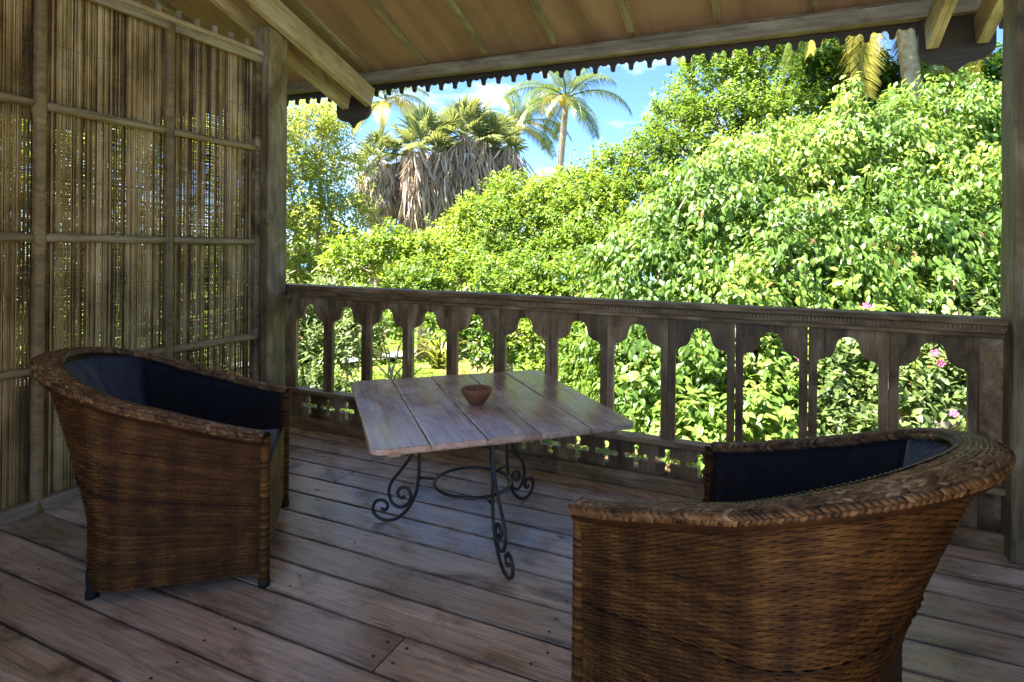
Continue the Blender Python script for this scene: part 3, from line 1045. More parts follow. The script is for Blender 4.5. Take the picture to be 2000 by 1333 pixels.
def wrapped_leg(h):
    V, Fs, T = [], [], []
    r = random.Random(9)
    n_, k = 10, int(h/.006)
    for i in range(k+1):
        z = .02+(h-.02)*i/k
        rr = .0165 + (.0026 if i % 2 else 0) + r.uniform(-.0006,.0006)
        tv = min(1, max(0, r.gauss(.5,.2)))
        for j in range(n_):
            a_ = 2*math.pi*j/n_
            V.append((rr*math.cos(a_), rr*math.sin(a_), z+.003*math.sin(a_))); T.append(tv)
    for i in range(k):
        for j in range(n_): Fs.append((i*n_+j, i*n_+(j+1)%n_, (i+1)*n_+(j+1)%n_, (i+1)*n_+j))
    me = bpy.data.meshes.new('leg'); me.from_pydata(V, [], Fs); me.update(); tint_mesh(me, T)
    return me

def padded(s0, s1, inset, thick, zlow, ztop, bulge, puckers=0):
    """an upholstered pad lining the inside of the shell between path positions s0 and s1"""
    nu, nv = 48, 18
    u = np.linspace(0, 1, nu); s = s0+(s1-s0)*u
    V = []
    zt = rim_z(s) - ztop
    for side in (0, 1):
        for j in range(nv):
            v = j/(nv-1)
            z = zlow + v*(zt-zlow)
            edge = (1-np.abs(2*u-1)**6)*(1-abs(2*v-1)**6)
            ins = inset + (thick*(.35+.65*edge) + bulge*edge*np.sin(np.pi*u)*math.sin(math.pi*v) if side else 0)
            if puckers and side:
                for k_ in range(puckers):
                    c_ = .35+.11*k_
                    ins = ins - .009*np.exp(-((u-c_-.05*(v-.5))/.018)**2)*math.exp(-((v-.45)/.33)**2)
            x, y = plan(s, z, ins)
            V.append(np.stack([x, y, np.broadcast_to(z, x.shape)], 1))
    V = np.concatenate(V)
    idx = np.arange(nu-1)
    Fs = []
    for side in (0, 1):
        for j in range(nv-1):
            a0 = (side*nv+j)*nu
            Fs.append(np.stack([a0+idx, a0+idx+1, a0+nu+idx+1, a0+nu+idx], 1))
    for a0, b0 in ((0, nv*nu), ((nv-1)*nu, (2*nv-1)*nu)):
        Fs.append(np.stack([a0+idx, a0+idx+1, b0+idx+1, b0+idx], 1))
    jd = np.arange(nv-1)
    for e in (0, nu-1):
        Fs.append(np.stack([jd*nu+e, (jd+1)*nu+e, (nv+jd+1)*nu+e, (nv+jd)*nu+e], 1))
    return np_mesh('cushion', V, np.concatenate(Fs))

def make_chair(label, loc, rz):
    root = thing('wicker_chair', label, 'chair', loc, rz, 'wicker tub chairs on the veranda')
    o = link('woven_shell', weave_mesh(), M['wicker'], root); o['kind'] = 'stuff'
    link('shell_lining', rim_core(), M['wicker'], root, None, None, True)
    o = link('rim_braid', rim_mesh(), M['rim'], root, None, None, True); o['kind'] = 'stuff'
    o = link('front_panel', front_panel(), M['rim'], root); o['kind'] = 'stuff'  # paler rim colour stands in for sky light on the front
    lf = wrapped_leg(.536)
    for s in (-1, 1): link('leg', lf, M['wicker'], root, (.270, s*.329, 0), None, True)
    lr = wrapped_leg(.10)
    for s in (-1, 1): link('leg', lr, M['black'], root, (-.285, s*.255, 0), None, True)
    mb = MB(); mb.lathe([(0,0),(.02,0),(.021,.02),(0,.022)], 12)
    fm = mb.mesh('foot')
    for x_, y_ in ((.270,.329),(.270,-.329),(-.285,.255),(-.285,-.255)): link('foot', fm, M['black'], root, (x_, y_, 0), None, True)
    # seat cushion
    n_ = 60
    s = np.linspace(-1, 1, n_)
    V, Fs = [], []
    for z, ins, xf in ((.26,.045,.25),(.28,.038,.256),(.35,.038,.257),(.374,.052,.246),(.386,.09,.22),(.392,.16,.15)):
        x, y = plan(s, np.full(n_, .33), ins)
        x = np.minimum(x, xf)
        V.append(np.stack([x, y, np.full(n_, z)], 1))
    V = np.concatenate(V)
    for k_ in range(5):
        for i in range(n_): Fs.append((k_*n_+i, k_*n_+(i+1)%n_, (k_+1)*n_+(i+1)%n_, (k_+1)*n_+i))
    Fs.append(tuple(5*n_+i for i in range(n_))); Fs.append(tuple(range(n_-1,-1,-1)))
    me = bpy.data.meshes.new('seat_cushion'); me.from_pydata(V.tolist(), [], Fs); me.update()
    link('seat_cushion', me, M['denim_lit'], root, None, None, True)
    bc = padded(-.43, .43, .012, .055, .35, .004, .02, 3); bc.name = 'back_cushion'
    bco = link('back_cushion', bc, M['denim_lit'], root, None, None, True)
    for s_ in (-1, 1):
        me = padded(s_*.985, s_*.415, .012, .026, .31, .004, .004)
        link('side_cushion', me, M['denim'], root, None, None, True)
        mb = MB()
        zz = np.linspace(.42, float(rim_z(np.array(.425)))-.03, 14)
        x, y = plan(np.full(14, s_*.425), zz, .052)
        mb.tube(list(zip(x, y, zz)), .0042, 6)
        link('piping', mb.mesh('piping'), M['piping'], bco, None, None, True)
    return root
chair1 = make_chair('brown wicker tub chair with navy cushions standing against the reed screen', (-2.056, 1.582, 0), R(40))
a2 = R(156)
chair2 = copy_tree(chair1)
chair2.location = (-.077, 1.645, 0)
chair2.rotation_euler = (0, 0, a2)
chair2['label'] = 'brown wicker tub chair with navy cushions seen from behind, nearest the camera'
# ------------------------------------------------------------------ plants
def unit(a): return a/(np.linalg.norm(a, axis=-1, keepdims=True)+1e-9)
UPV = np.array([0., 0., 1.])

def leaves_mesh(name, P, D, Nn, L, W, tint, detail=1, droop=.25, fold=.25):
    """leaf blades: base P, axis D, face normal Nn. detail 1 = folded kite (2 triangles), 2 = curved blade (8)"""
    n_ = len(P)
    D = unit(D)
    S = unit(np.cross(Nn, D)); Nn = unit(np.cross(D, S))
    L = L[:, None]; W = W[:, None]
    if detail == 1:
        vs_ = [P, P+D*L*.45+S*W*.5+Nn*W*fold*.5, P+D*L-Nn*L*droop*.5, P+D*L*.45-S*W*.5+Nn*W*fold*.5]
        V = np.stack(vs_, 1).reshape(-1, 3)
        b0 = np.arange(n_)*4
        Q = np.concatenate([np.stack([b0, b0+2, b0+1], 1), np.stack([b0, b0+3, b0+2], 1)])
        k = 4
    else:
        vs_ = [P]
        for t, wd in ((.22, .36), (.52, .5), (.8, .27)):
            c = P+D*L*t-Nn*L*droop*t*t
            vs_ += [c+S*W*wd+Nn*W*fold*wd, c, c-S*W*wd+Nn*W*fold*wd]
        vs_.append(P+D*L*.99-Nn*L*droop)
        V = np.stack(vs_, 1).reshape(-1, 3)
        k = 11
        b0 = np.arange(n_)*k
        tri = [(0,2,1),(0,3,2),(1,2,5),(1,5,4),(2,3,6),(2,6,5),(4,5,8),(4,8,7),(5,6,9),(5,9,8),(7,8,10),(8,9,10)]
        Q = np.concatenate([np.stack([b0+i for i in t], 1) for t in tri])
    return np_mesh(name, V, Q, np.repeat(tint, k))

def rand_unit(r, n_): return unit(r.normal(size=(n_, 3)))

def crown_leaves(seed, blobs, ncl, per, L, W, twig=.22, droopy=.3, up_bias=.35, fill=.25, shell=(.82, 1.06), spread=.9, arc=0.0):
    """leaf clusters on the outside of a set of ellipsoids (centre, radii), some inside"""
    r = np.random.default_rng(seed)
    C = np.array([b[0] for b in blobs], float); Rr = np.array([b[1] for b in blobs], float)
    area = (Rr[:,0]*Rr[:,1]+Rr[:,1]*Rr[:,2]+Rr[:,0]*Rr[:,2])
    ci = r.choice(len(C), size=int(ncl*1.7), p=area/area.sum())
    u = rand_unit(r, len(ci))
    u[:,2] = np.where(u[:,2] < -.35, -u[:,2]*.6, u[:,2])
    rad = r.uniform(shell[0], shell[1], len(ci))
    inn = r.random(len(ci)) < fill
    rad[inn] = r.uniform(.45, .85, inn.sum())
    # lumpy outline
    ph = r.uniform(0, 6, (len(C), 3))
    lump = 1+.15*np.sin(u[:,0]*5+ph[ci,0])*np.sin(u[:,1]*5+ph[ci,1])+.07*np.sin(u[:,2]*9+ph[ci,2])
    P = C[ci]+u*Rr[ci]*(rad*lump)[:,None]
    keep = np.ones(len(ci), bool)
    for j in range(len(C)):
        q = (((P-C[j])/Rr[j])**2).sum(1)
        keep &= ~((q < .42) & (ci != j))
    P, u, inn = P[keep][:ncl], u[keep][:ncl], inn[keep][:ncl]
    m_ = len(P)
    out_ = unit(u/np.array([1,1,1])+UPV*up_bias+r.normal(0,.35,(m_,3)))
    boff = r.normal(-.02, .15, len(C))
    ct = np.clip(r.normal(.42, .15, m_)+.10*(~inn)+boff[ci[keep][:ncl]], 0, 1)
    # leaves along each twig
    tw = np.repeat(P, per, 0); td = np.repeat(out_, per, 0)
    n_ = len(tw)
    f = np.tile(np.linspace(.05, 1, per), m_)
    sc_ = np.repeat(r.uniform(.75, 1.25, m_), per)
    base = tw + td*(f*twig*sc_)[:,None] + r.normal(0, twig*.10, (n_,3)) - UPV*(arc*f*f*sc_)[:,None]
    rd = rand_unit(r, n_)
    rd = unit(rd - td*(rd*td).sum(1, keepdims=True))
    D = unit(td*(.35+.5*f)[:,None] + rd*spread - UPV*(droopy*r.uniform(.5,1.5,n_))[:,None])
    Nn = unit(UPV*.9 + td*.5 + r.normal(0,.38,(n_,3)))
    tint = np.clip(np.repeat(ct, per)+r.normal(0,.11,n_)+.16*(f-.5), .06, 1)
    tint[r.random(n_) < .012] = 0.0           # withered leaves
    return base, D, Nn, L*sc_*r.uniform(.75,1.2,n_), W*sc_*r.uniform(.8,1.2,n_), tint, P

def branches(trunk_pts, trunk_r, targets, seed, nfine=0, fine_pts=None):
    r = random.Random(seed)
    mb = MB()
    mb.tube(smooth_path(trunk_pts, 4), np.linspace(trunk_r, trunk_r*.55, (len(trunk_pts)-1)*4+1).tolist(), 9)
    top = Vector(trunk_pts[-1]); low = Vector(trunk_pts[-2])
    def limb(a_, b_, r0, r1, n_=6):
        a_, b_ = Vector(a_), Vector(b_)
        d = (b_-a_).length
        pts = [a_]
        for i in range(1, n_):
            t = i/n_
            p = a_.lerp(b_, t)
            p += Vector((r.uniform(-1,1), r.uniform(-1,1), r.uniform(-.4,1)))*d*.06
            p.z += d*.08*math.sin(math.pi*t)
            pts.append(p)
        pts.append(b_)
        mb.tube(pts, [r0+(r1-r0)*i/n_ for i in range(n_+1)], 6)
        return pts
    nodes = []
    for t in targets:
        st = low.lerp(top, r.uniform(.3, 1))
        nodes += limb(st, t, trunk_r*.5, trunk_r*.14)[2:]
    if fine_pts is not None and len(nodes):
        idx = r.sample(range(len(fine_pts)), min(nfine, len(fine_pts)))
        for i in idx:
            p = Vector(fine_pts[i])
            nd = min(r.sample(nodes, min(14, len(nodes))), key=lambda q: (q-p).length)
            limb(nd, p, trunk_r*.13, .004, 4)
    return mb.mesh('trunk')

def blob(px, py, d, rp, flat=1.0, deep=.9):
    r_ = rp*d/FPX
    return (tuple(at(px, py, d)), (r_, r_*deep, r_*flat))

def make_tree(name, label, cat, blobs, mat, seed, ncl, per, L, W, bark='bark', detail=1, trunk_r=.12, group=None, base=None, lean=0, nfine=60, **kw):
    droop = kw.pop('leaf_droop', .25)
    solo = kw.pop('solo', 0)
    B_, D, Nn, Ls, Ws, tint, P = crown_leaves(seed, blobs, ncl, per, L, W, **kw)
    cen = np.mean([b[0] for b in blobs], 0)
    if base is None: base = (cen[0], cen[1])
    root = thing(name, label, cat, (base[0], base[1], GZ), 0, group)
    off = np.array([base[0], base[1], GZ])
    if solo:
        # the leaves nearest to the veranda are pieces of their own
        fwn = np.array(fw)
        v_ = B_ - np.array([0, 0, CAM_H])
        dep = v_@fwn
        px_ = 1000 + FPX*(v_@np.array(cx))/dep
        pick = np.argsort(np.where((px_ > 1180) & (px_ < 1960) & (v_[:, 2] > -.75), dep, 99))[:solo]
        var_ = []
        for tv in (.3, .45, .6, .8):
            m1 = leaves_mesh('leaf', np.zeros((1,3)), np.array([[1.,0,0]]), np.array([[0,0,1.]]), np.ones(1), np.full(1, W/L), np.full(1, tv), 2, droop)
            m1.materials.append(mat)
            var_.append(m1)
        for q_ in pick:
            ex = Vector(D[q_]).normalized(); ey = Vector(Nn[q_]).cross(ex).normalized(); ez = ex.cross(ey)
            lo = link('leaf', var_[int(np.argmin(np.abs(np.array([.3,.45,.6,.8])-tint[q_])))], None, root, Vector(B_[q_])-Vector(off), Matrix((ex, ey, ez)).transposed().to_euler())
            lo.scale = (float(Ls[q_]),)*3
        kp = np.ones(len(B_), bool); kp[pick] = False
        B_, D, Nn, Ls, Ws, tint = B_[kp], D[kp], Nn[kp], Ls[kp], Ws[kp], tint[kp]
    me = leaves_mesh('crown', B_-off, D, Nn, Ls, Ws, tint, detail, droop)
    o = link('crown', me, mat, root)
    o['kind'] = 'stuff'
    zl = min(b[0][2]-b[1][2]*.3 for b in blobs)
    tz = max(.4, (zl-GZ)*.9)
    tp = [(0,0,-.1), (lean*.3+.05, .04, tz*.35), (lean*.7-.04, -.05, tz*.7), (lean, .02, tz)]
    link('trunk', branches(tp, trunk_r, [Vector(b[0])-Vector(off) for b in blobs], seed, nfine, P-off), M[bark], root, None, None, True)
    return root

# --- the big broad-leaved tree right in front of the railing
bl = [blob(1285,545,7.4,95), blob(1400,445,7.9,120), blob(1520,375,8.4,120), blob(1560,540,7.2,130), blob(1690,330,8.6,125), blob(1720,500,7.4,140),
      blob(1850,300,8.7,120), blob(1880,470,7.5,140), blob(2010,330,8.5,140), blob(2030,500,7.6,130), blob(1420,620,6.9,110), blob(1620,660,6.8,110),
      blob(1300,700,6.8,100), blob(1800,610,6.9,100), blob(1930,600,6.9,100), blob(2050,640,6.9,110), blob(1720,640,6.8,80)]
make_tree('broad_leaved_tree', 'large tree with drooping broad glossy leaves filling the right of the view', 'tree', bl, M['l_broad'], 21, 4700, 22, .096, .045,
          'palebark', 2, .13, base=(1.6, 8.2), twig=.5, droopy=1.0, up_bias=.45, spread=.55, leaf_droop=.3, nfine=260, fill=.3, solo=280, arc=.28)
# --- tall dense tree behind it
bl = [blob(1325,240,13,55), blob(1395,165,13,70), blob(1480,130,13.4,75), blob(1570,125,13.6,80), blob(1640,190,13,80), blob(1430,265,12.6,100),
      blob(1320,330,12.4,80), blob(1550,250,12.6,110), blob(1275,300,12.8,45), blob(1420,380,12,90), blob(1650,280,12.5,90)]
make_tree('dense_tree', 'tall dense small-leaved tree rising behind the broad-leaved one to the eave', 'tree', bl, M['l_dense'], 22, 4200, 12, .10, .048,
          'bark', 1, .2, twig=.26, droopy=.15, up_bias=.45, nfine=90)
bl = [blob(1125,372,13.5,45), blob(1205,340,13.3,48), blob(1145,430,12.8,85), blob(1250,410,12.6,85), blob(1075,400,13.4,50), blob(1190,500,12,90), blob(1280,490,11.8,80)]
make_tree('round_tree', 'rounded bright green tree below the coconut palm', 'tree', bl, M['l_bright'], 23, 2700, 12, .095, .046, 'bark', 1, .13, twig=.24, droopy=.15, up_bias=.45)
bl = [blob(1000,400,14.5,52), blob(955,445,14.2,66), blob(1035,460,14,75), blob(900,495,13.8,66), blob(985,520,13.4,85), blob(1080,520,13,70)]
make_tree('round_tree', 'rounded bright green tree in front of the shaggy fan palms', 'tree', bl, M['l_bright'], 24, 2300, 12, .095, .046, 'bark', 1, .12, twig=.24, droopy=.15, up_bias=.45)
# --- thin yellowish tree at the left
bl = [blob(600,265,13,70), blob(655,330,13.4,58), blob(575,370,12.6,80), blob(655,430,13,75), blob(600,480,12.4,90), blob(700,500,13,60), blob(520,300,12.5,90), blob(520,450,12,90), blob(640,235,13.6,40), blob(560,560,12,70), blob(640,570,12.2,65), blob(720,560,12.4,50)]
make_tree('thin_tree', 'airy yellow-green tree with fine leaves beside the left post', 'tree', bl, M['l_yellow'], 25, 3100, 12, .085, .04, 'palebark', 1, .11, twig=.32, droopy=.2, up_bias=.2, fill=.45, shell=(.6,1.1), nfine=160)
bl = [blob(690,520,11,50), blob(760,500,11.4,45), blob(830,515,11.2,50), blob(900,560,10.6,60), blob(820,575,10.4,55)]
make_tree('shrub', 'light green shrub behind the railing, below the fan palms', 'shrub', bl, M['l_bright'], 26, 1100, 12, .09, .045, 'palebark', 1, .05, twig=.22, droopy=.2, nfine=60)
bl = [blob(1000,590,10,80), blob(1110,590,9.8,85), blob(1060,670,9.2,80), blob(1160,690,8.8,80), blob(960,680,9.4,65), blob(1220,620,9,75), blob(1120,770,8.4,80)]
make_tree('shrub', 'dense bright green bush showing through the middle arches of the railing', 'shrub', bl, M['l_dense'], 27, 2500, 12, .085, .042, 'bark', 1, .06, twig=.2, droopy=.2, nfine=60)
bl = [blob(700,610,9.6,42), blob(745,650,9.3,40), blob(815,615,9.8,38), blob(880,640,9.4,40), blob(690,690,8.8,45)]
make_tree('shrub', 'small bright shrub beside the path, seen through the third and fourth arches', 'shrub', bl, M['l_bright'], 33, 700, 12, .08, .038, 'palebark', 1, .035, twig=.2, droopy=.2, nfine=60)
# --- dark tree and creeper at the upper right
bl = [blob(1720,200,11.5,70), blob(1810,215,11.4,60), blob(1700,270,11,60), blob(1900,190,11.6,60), blob(1990,170,11.8,70), blob(1640,140,11.8,50)]
make_tree('leafy_tree', 'deep green leafy tree under the hanging yellow frond', 'tree', bl, M['l_dark'], 28, 1300, 12, .14, .07, 'palebark', 2, .12, twig=.3, droopy=.45, nfine=70)
# --- shrubs below the railing
bl = [blob(590,640,7.4,50), blob(650,690,7.2,55), blob(570,740,7,60), blob(700,660,7.6,45), blob(640,600,7.8,40), blob(530,620,7.2,60), blob(620,790,6.6,60)]
make_tree('shrub', 'grey-green twiggy shrub seen through the two leftmost arches', 'shrub', bl, M['l_grey'], 29, 900, 11, .085, .036, 'palebark', 1, .035, twig=.24, droopy=.1, fill=.5, shell=(.55,1.1), nfine=220)
bl = [blob(1270,800,6.3,75), blob(1380,770,6.4,90), blob(1490,740,6.3,85), blob(1480,840,5.9,80), blob(1350,880,5.8,80), blob(1230,720,6.8,50)]
make_tree('shrub', 'low shrub with drooping pointed leaves below the big tree', 'shrub', bl, M['l_broad'], 30, 1250, 11, .10, .045, 'bark', 2, .04, twig=.22, droopy=.7, nfine=70)
bl = [blob(1600,770,5.9,75), blob(1690,720,6.1,70), blob(1740,800,5.7,75), blob(1830,740,5.9,70), blob(1890,800,5.7,70), blob(1800,650,6.3,45), blob(1900,650,6.2,50), blob(1640,860,5.5,70)]
fb = make_tree('flowering_shrub', 'twiggy shrub with pink flowers showing through the rightmost arches', 'shrub', bl, M['l_grey'], 31, 780, 11, .085, .046, 'redstem', 2, .04, twig=.24, droopy=.35, fill=.5, shell=(.5,1.1), nfine=260)
fm_ = MB()
for k_ in range(5):
    a_ = 2*math.pi*k_/5
    c_, s_ = math.cos(a_), math.sin(a_)
    def pt(r_, t_, z_): return (r_*c_-t_*s_, r_*s_+t_*c_, z_)
    fm_.add([pt(.004,0,0), pt(.02,.013,.012), pt(.036,.009,.014), pt(.042,0,.009), pt(.036,-.009,.014), pt(.02,-.013,.012)], [(0,1,2,3,4,5)])
fmesh = fm_.mesh('flower')
fc_ = MB(); fc_.lathe([(0,.012),(.006,.011),(.008,.003),(.003,-.02)], 8)
fcm = fc_.mesh('throat')
for px, py, d in ((1692,598,5.55),(1826,690,5.35),(1838,711,5.35),(1563,701,5.3),(1864,808,5.1)):
    p = at(px, py, d) - fb.location
    dirn = (Vector((0,0,1.1)) - (p+fb.location) + Vector((random.uniform(-2,2),0,random.uniform(1,4)))).normalized()
    f = link('flower', fmesh, M['petal'], fb, p, dirn.to_track_quat('Z', 'Y').to_euler())
    f.scale = (.95,)*3
    link('throat', fcm, M['petalc'], f)
# --- strap-leaved clump and ground plants
def strap_clump(label, px, py, d, nl, Lm, seed):
    r = np.random.default_rng(seed)
    p = at(px, py, d)
    root = thing('strap_leaved_plant', label, 'plant', (p.x, p.y, p.z-.25))
    for i in range(nl):
        a_ = r.uniform(0, 6.28); el = r.uniform(.7, 1.45); L = Lm*r.uniform(.7, 1.2)
        pts = []
        for k_ in range(7):
            t = k_/6
            rr = L*t*math.cos(el)+L*.35*t*t; z = L*t*math.sin(el)-L*.45*t**2.4
            pts.append((rr, z, .022*(1-t**2)+.003))
        V, Fs = [], []
        for rr, z, wd in pts: V += [(rr, -wd, z+.006), (rr, 0, z), (rr, wd, z+.006)]
        for k_ in range(6):
            for j in range(2): Fs.append((k_*3+j, k_*3+j+1, k_*3+j+4, k_*3+j+3))
        me = bpy.data.meshes.new('strap_leaf'); me.from_pydata(V, [], Fs); me.update(); tint_mesh(me, [r.uniform(.1,.95)]*len(V))
        link('strap_leaf', me, M['l_grass'], root, (r.normal(0,.05), r.normal(0,.05), 0), (0,0,a_), True)
strap_clump('yellow-green strap-leaved plant arching behind the fourth arch', 858, 690, 9.2, 46, 1.0, 1)
strap_clump('yellow-green strap-leaved plant behind the fifth arch', 925, 735, 8.6, 40, .85, 2)
strap_clump('low strap-leaved plant behind the third arch, leftmost of the strap-leaved plants', 790, 740, 9.4, 34, .7, 3)
# low ground cover over the open patches
r = np.random.default_rng(40)
n_ = 26000
gx = r.uniform(-26, 8, n_); gy = r.uniform(4.5, 30, n_)
dens = np.sin(gx*.9+1)*np.sin(gy*.8)+.5*np.sin(gx*2.3)*np.cos(gy*2.1)
k_ = dens > r.uniform(-.9, .8, n_)
gx, gy = gx[k_], gy[k_]; n_ = len(gx)
gz = GZ+.12*np.sin(gx*.5)*np.cos(gy*.37)+.06*np.sin(gx*1.3+gy*.9)
Pg = np.repeat(np.stack([gx,gy,gz],1), 4, 0)+np.concatenate([r.normal(0,.07,(n_*4,2)), r.uniform(0,.22,(n_*4,1))],1)
Dg = unit(r.normal(0,1,(n_*4,3))*[1,1,.5]+UPV*.5)
me = leaves_mesh('ground_cover', Pg, Dg, unit(UPV+r.normal(0,.4,(n_*4,3))), r.uniform(.08,.2,n_*4), r.uniform(.03,.07,n_*4), np.clip(r.normal(.55,.2,n_*4),0,1))
tag(link('ground_cover', me, M['l_bright']), 'low green ground cover over the garden floor', 'ground cover', kind='stuff')

# --- coconut palms
def frond_mesh(seed, L=3.3, e0=.9, bend=1.5, nl=84, ll=1.0, hang=1.15):
    """rachis along local x, starting upwards at e0 and bending over; leaflets in two rows"""
    r = random.Random(seed)
    pts = []
    p = Vector((0,0,0)); a_ = e0
    ns = 16
    for i in range(ns+1):
        pts.append(p.copy())
        t = i/ns
        a_ = e0 - bend*(t**1.3)
        p = p + Vector((math.cos(a_), 0, math.sin(a_)))*(L/ns)
    mb = MB()
    mb.tube(pts, [.035*(1-.9*i/ns)+.004 for i in range(ns+1)], 5)
    T = [.55]*len(mb.v)
    for i in range(nl):
        t = .14+.86*i/(nl-1)
        q = t*ns; k_ = min(int(q), ns-1); c = pts[k_].lerp(pts[k_+1], q-k_)
        tn = (pts[k_+1]-pts[k_]).normalized()
        l_ = ll*(.35+.65*math.sin(math.pi*min(1, .12+t*.9)))*r.uniform(.85,1.1)
        for s_ in (-1, 1):
            if r.random() < .04: continue
            d = (tn*.62+Vector((0,s_,0))*.85+Vector((0,0,.22))).normalized()
            dn = Vector((0,0,-1))
            wv = tn*(.0135+.006*r.random())
            mid_ = c+d*l_*.5+dn*l_*.10*hang
            tip = c+d*l_*.86+dn*l_*.52*hang*r.uniform(.7,1.3)
            tv = min(1, max(0, r.gauss(.45,.16)))
            V = [c-wv*.5, c+wv*.5, mid_+wv, mid_-wv, tip]
            mb.add([tuple(v) for v in V], [(0,1,2,3),(3,2,4)])
            T += [tv]*5
    me = mb.mesh('frond'); tint_mesh(me, T)
    return me
FR = [frond_mesh(1,3.2,1.15,1.2), frond_mesh(2,3.5,.75,1.6), frond_mesh(3,3.5,.4,1.6), frond_mesh(4,3.3,-.05,1.3), frond_mesh(5,3.0,-.55,.85,hang=.6)]
FRY = [frond_mesh(6,3.0,-.35,1.0,hang=.6), frond_mesh(7,3.1,.1,1.3)]
for f_ in FR: f_.materials.append(M['l_palm'])
for f_ in FRY: f_.materials.append(M['l_frondy'])
cm_ = MB(); cm_.lathe([(0,-.15),(.07,-.13),(.115,-.06),(.125,.02),(.10,.09),(.05,.13),(0,.14)], 10)
NUT = cm_.mesh('coconut')

def coconut(label, px, py, d, base_px, seed, scale=1.0, nfr=18, trunk_r=.13, yellow=3, nuts=8, extra=()):
    r = random.Random(seed)
    c = at(px, py, d)
    b_ = at(base_px, 600, d)
    root = thing('coconut_palm', label, 'palm tree', (b_.x, b_.y, GZ), 0, 'coconut palms in the garden')
    o_ = Vector((b_.x, b_.y, GZ))
    top = c-o_
    pts = []
    for i in range(15):
        t = i/14
        pts.append(Vector((top.x*t**1.6, top.y*t**1.6, top.z*t)))
    mb = MB()
    rr = []
    fine = []
    for i in range(14):
        for s_ in range(6):
            fine.append(pts[i].lerp(pts[i+1], s_/6)); rr.append(trunk_r*(1.25-.45*(i+s_/6)/14)*(1.05 if s_ % 2 else .96))
    fine.append(pts[-1]); rr.append(trunk_r*.8)
    mb.tube(fine, rr, 10)
    link('trunk', mb.mesh('trunk'), M['ptrunk'], root, None, None, True)
    for i in range(nfr):
        az = 2.4*i + r.uniform(-.25,.25)
        k_ = min(4, int(5*i/nfr))
        me = FR[k_]
        if i >= nfr-yellow: me = FRY[i % 2]
        o = link('frond', me, None, root, top, (r.uniform(-.2,.2), r.uniform(-.12,.12), az))
        o.scale = (scale*r.uniform(.88,1.08),)*3
    for az, el, kind, ln in extra:
        o = link('frond', (FRY if kind else FR)[0 if kind else 4], None, root, top, (0, el, az))
        o.scale = (ln,)*3
    for i in range(nuts):
        a_ = 6.28*i/nuts
        o = link('coconut', NUT, M['fruit'], root, top+Vector((.26*math.cos(a_), .26*math.sin(a_), -.12-.16*r.random())), (r.uniform(-.5,.5), r.uniform(-.5,.5), 0), True)
        o.scale = (scale*1.1,)*3
    return root
coconut('tall coconut palm with yellow coconuts, its whole crown against the blue sky', 1106, 192, 28, 1078, 3, .95, 16, .18, 1, 9)
coconut('coconut palm with hanging yellow fronds just left of the tallest one', 1008, 245, 31, 1003, 5, .95, 17, .14, 5, 5)
coconut('coconut palm behind the left shield board, top hidden by the eave', 752, 196, 27, 722, 8, .72, 14, .13, 4, 4)
coconut('far coconut palm whose bare trunk rises above the dense tree', 1352, 40, 30, 1350, 11, .9, 15, .15, 3, 4)
yaw_ = math.atan2(fw.y, fw.x)
coconut('near coconut palm at the right, a dry yellow frond hanging below the eave', 1752, -60, 10.5, 1838, 13, .78, 15, .17, 4, 5,
        extra=((yaw_+1.75, .55, 1, .84), (yaw_-1.2, .45, 1, .95), (yaw_-1.5, .6, 0, .9), (yaw_-1.9, .35, 1, .9)))

# --- fan palms with skirts of dead leaves
def fan_mesh(seed, pet=.75, rad=.72, seg=26, dead=False):
    r = random.Random(seed)
    mb = MB()
    mb.tube([(0,0,0),(pet*.5,0,.03),(pet,0,0)], [.02,.014,.012], 5)
    T = [.8]*len(mb.v)
    for i in range(seg):
        a_ = R(-125+250*i/(seg-1))
        l_ = rad*(.72+.28*math.cos(a_*.7))*r.uniform(.9,1.08)
        d = Vector((math.cos(a_), math.sin(a_), .18*math.cos(a_*2)))
        sd_ = Vector((-math.sin(a_), math.cos(a_), 0))
        c = Vector((pet,0,0))
        wd = .034
        fz = Vector((0,0,.02 if i % 2 else -.02))
        dn = Vector((0,0,-1))*l_*(.10+.12*r.random()+(.5 if dead else 0))
        V = [c, c+d*l_*.55+sd_*wd+fz, c+d*l_*.55-sd_*wd-fz, c+d*l_+dn]
        mb.add([tuple(v) for v in V], [(0,1,2),(1,3,2)])
        T += [min(1,max(0,r.gauss(.45,.15)))]*4
    me = mb.mesh('fan_leaf'); tint_mesh(me, T)
    return me
FAN = [fan_mesh(1), fan_mesh(2,.6,.8), fan_mesh(3,.85,.66)]
for f_ in FAN: f_.materials.append(M['l_fan'])
FAND = [fan_mesh(4,.5,.7,20,True), fan_mesh(5,.6,.6,20,True)]
for f_ in FAND: f_.materials.append(M['l_dead'])

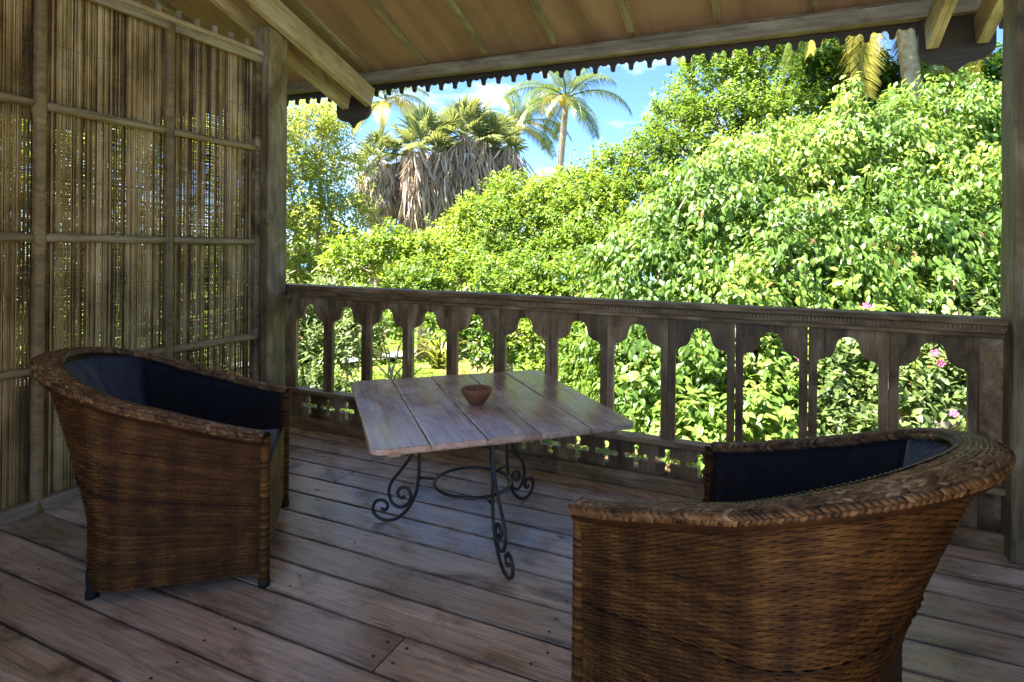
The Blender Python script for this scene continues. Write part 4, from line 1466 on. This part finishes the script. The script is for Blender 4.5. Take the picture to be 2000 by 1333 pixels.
def fan_palm(label, px, py, d, skirt_px, wide, seed, nleaf=26, scale=1.0):
    r = random.Random(seed); rg = np.random.default_rng(seed)
    c = at(px, py, d)
    root = thing('fan_palm', label, 'palm tree', (c.x, c.y, GZ), 0, 'shaggy fan palms in the garden')
    top = Vector((0, 0, c.z-GZ))
    mb = MB(); mb.tube([(0,0,-.1),(.1,.05,top.z*.5),(0,0,top.z)], [.2,.17,.15], 8)
    link('trunk', mb.mesh('trunk'), M['ptrunk'], root, None, None, True)
    for i in range(nleaf):
        az = 2.4*i+r.uniform(-.3,.3); el = R(82-88*((i+.5)/nleaf)**.85)
        o = link('fan_leaf', FAN[i % 3], None, root, top+Vector((0,0,-.25*(i/nleaf))))
        ex = Vector((math.cos(az)*math.cos(el), math.sin(az)*math.cos(el), math.sin(el)))
        ey = Vector((-math.sin(az), math.cos(az), 0)); ez = ex.cross(ey)
        o.rotation_euler = Matrix((ex, ey, ez)).transposed().to_euler()
        o.scale = (scale*r.uniform(.85,1.12),)*3
    for i in range(44):
        az = 2.4*i+r.uniform(-.4,.4); el = R(-15-58*(i/44))
        o = link('dead_fan_leaf', FAND[i % 2], None, root, top+Vector((0,0,-.15-1.3*r.random())))
        ex = Vector((math.cos(az)*math.cos(el), math.sin(az)*math.cos(el), math.sin(el)))
        ey = Vector((-math.sin(az), math.cos(az), 0)); ez = ex.cross(ey)
        o.rotation_euler = Matrix((ex, ey, ez)).transposed().to_euler()
        o.scale = (scale*r.uniform(.8,1.15),)*3
    # skirt: long hanging strips
    H = skirt_px*d/FPX; W_ = wide*d/FPX/2
    n_ = 2600
    az = rg.uniform(0, 6.283, n_); z0 = -H*rg.uniform(0, .82, n_)**1.1
    f = -z0/H
    rad = W_*(.62+.5*np.sin(np.pi*np.clip(f*1.1+.12,0,1)))*rg.uniform(.55,1.2,n_)*(1+.18*np.sin(az*5+seed))
    l_ = rg.uniform(.4,1.25,n_)*scale
    P = np.stack([rad*np.cos(az), rad*np.sin(az), top.z-.15+z0],1)
    D = unit(np.stack([np.cos(az)*.12, np.sin(az)*.12, -np.ones(n_)],1)+rg.normal(0,.24,(n_,3)))
    Nn = unit(np.stack([np.cos(az), np.sin(az), np.zeros(n_)],1)+rg.normal(0,.9,(n_,3)))
    me = leaves_mesh('dead_leaf_skirt', P, D, Nn, l_, rg.uniform(.03,.085,n_)*scale, np.clip(rg.normal(.5,.22,n_),0,1), 2, .12, .5)
    o = link('dead_leaf_skirt', me, M['l_dead'], root); o['kind'] = 'stuff'
    return root
fan_palm('small fan palm with a thin brown skirt, leftmost of the shaggy group', 738, 308, 19.5, 120, 50, 1, 18, .72)
fan_palm('shaggy fan palm second from the left in the group', 828, 285, 20, 175, 100, 2)
fan_palm('widest shaggy fan palm in the middle of the group, skirt hanging lowest', 905, 262, 20.6, 225, 100, 3, 28, 1.05)
fan_palm('shaggy fan palm at the right of the group, next to the coconut palms', 968, 282, 21.2, 130, 90, 4, 24, .95)

# --- trees standing beyond the reed screen and far wood
def at_w(x, y, z, r_): return ((x, y, z), (r_, r_, r_))
make_tree('screened_tree', 'leafy tree glimpsed through the gaps of the left reed screen', 'tree', [at_w(-10.5,4.5,.8,1.9), at_w(-11.5,7.5,2.4,2.1), at_w(-10,7,0,1.8), at_w(-12.5,4.5,3,2), at_w(-9.5,3.2,-1,1.6), at_w(-13,8,0,2.2), at_w(-9,5.5,-1.2,1.5), at_w(-8.9,3.6,1.7,1.5), at_w(-9.3,5.2,2.6,1.5)], M['l_yellow'], 51, 3800, 12, .12, .055, 'bark', 1, .15, twig=.3)
make_tree('screened_tree', 'second leafy tree behind the left reed screen, nearer the house', 'tree', [at_w(-11,.5,.5,2.0), at_w(-12,1,3,2), at_w(-11,-2.5,1.5,2.2), at_w(-10,1.5,-1.2,1.7), at_w(-10.5,-1,-.8,1.7), at_w(-9,1.6,1.9,1.5), at_w(-9,-.4,1.6,1.6)], M['l_bright'], 52, 3200, 12, .12, .055, 'bark', 1, .15, twig=.3)
r = np.random.default_rng(60)
bl = []
for px in range(380, 2300, 75):
    d = r.uniform(34, 46)
    bl.append(blob(px+r.uniform(-20,20), 545-r.uniform(0,40)-(25 if px > 1000 else 0), d, r.uniform(48,66)))
B_, D, Nn, Ls, Ws, tint, P = crown_leaves(61, bl, 5200, 8, .42, .24, twig=.5)
tag(link('far_wood', leaves_mesh('far_wood', B_, D, Nn, Ls, Ws, tint), M['l_dense']), 'far-off green wood closing the garden at the horizon', 'wood', kind='stuff')
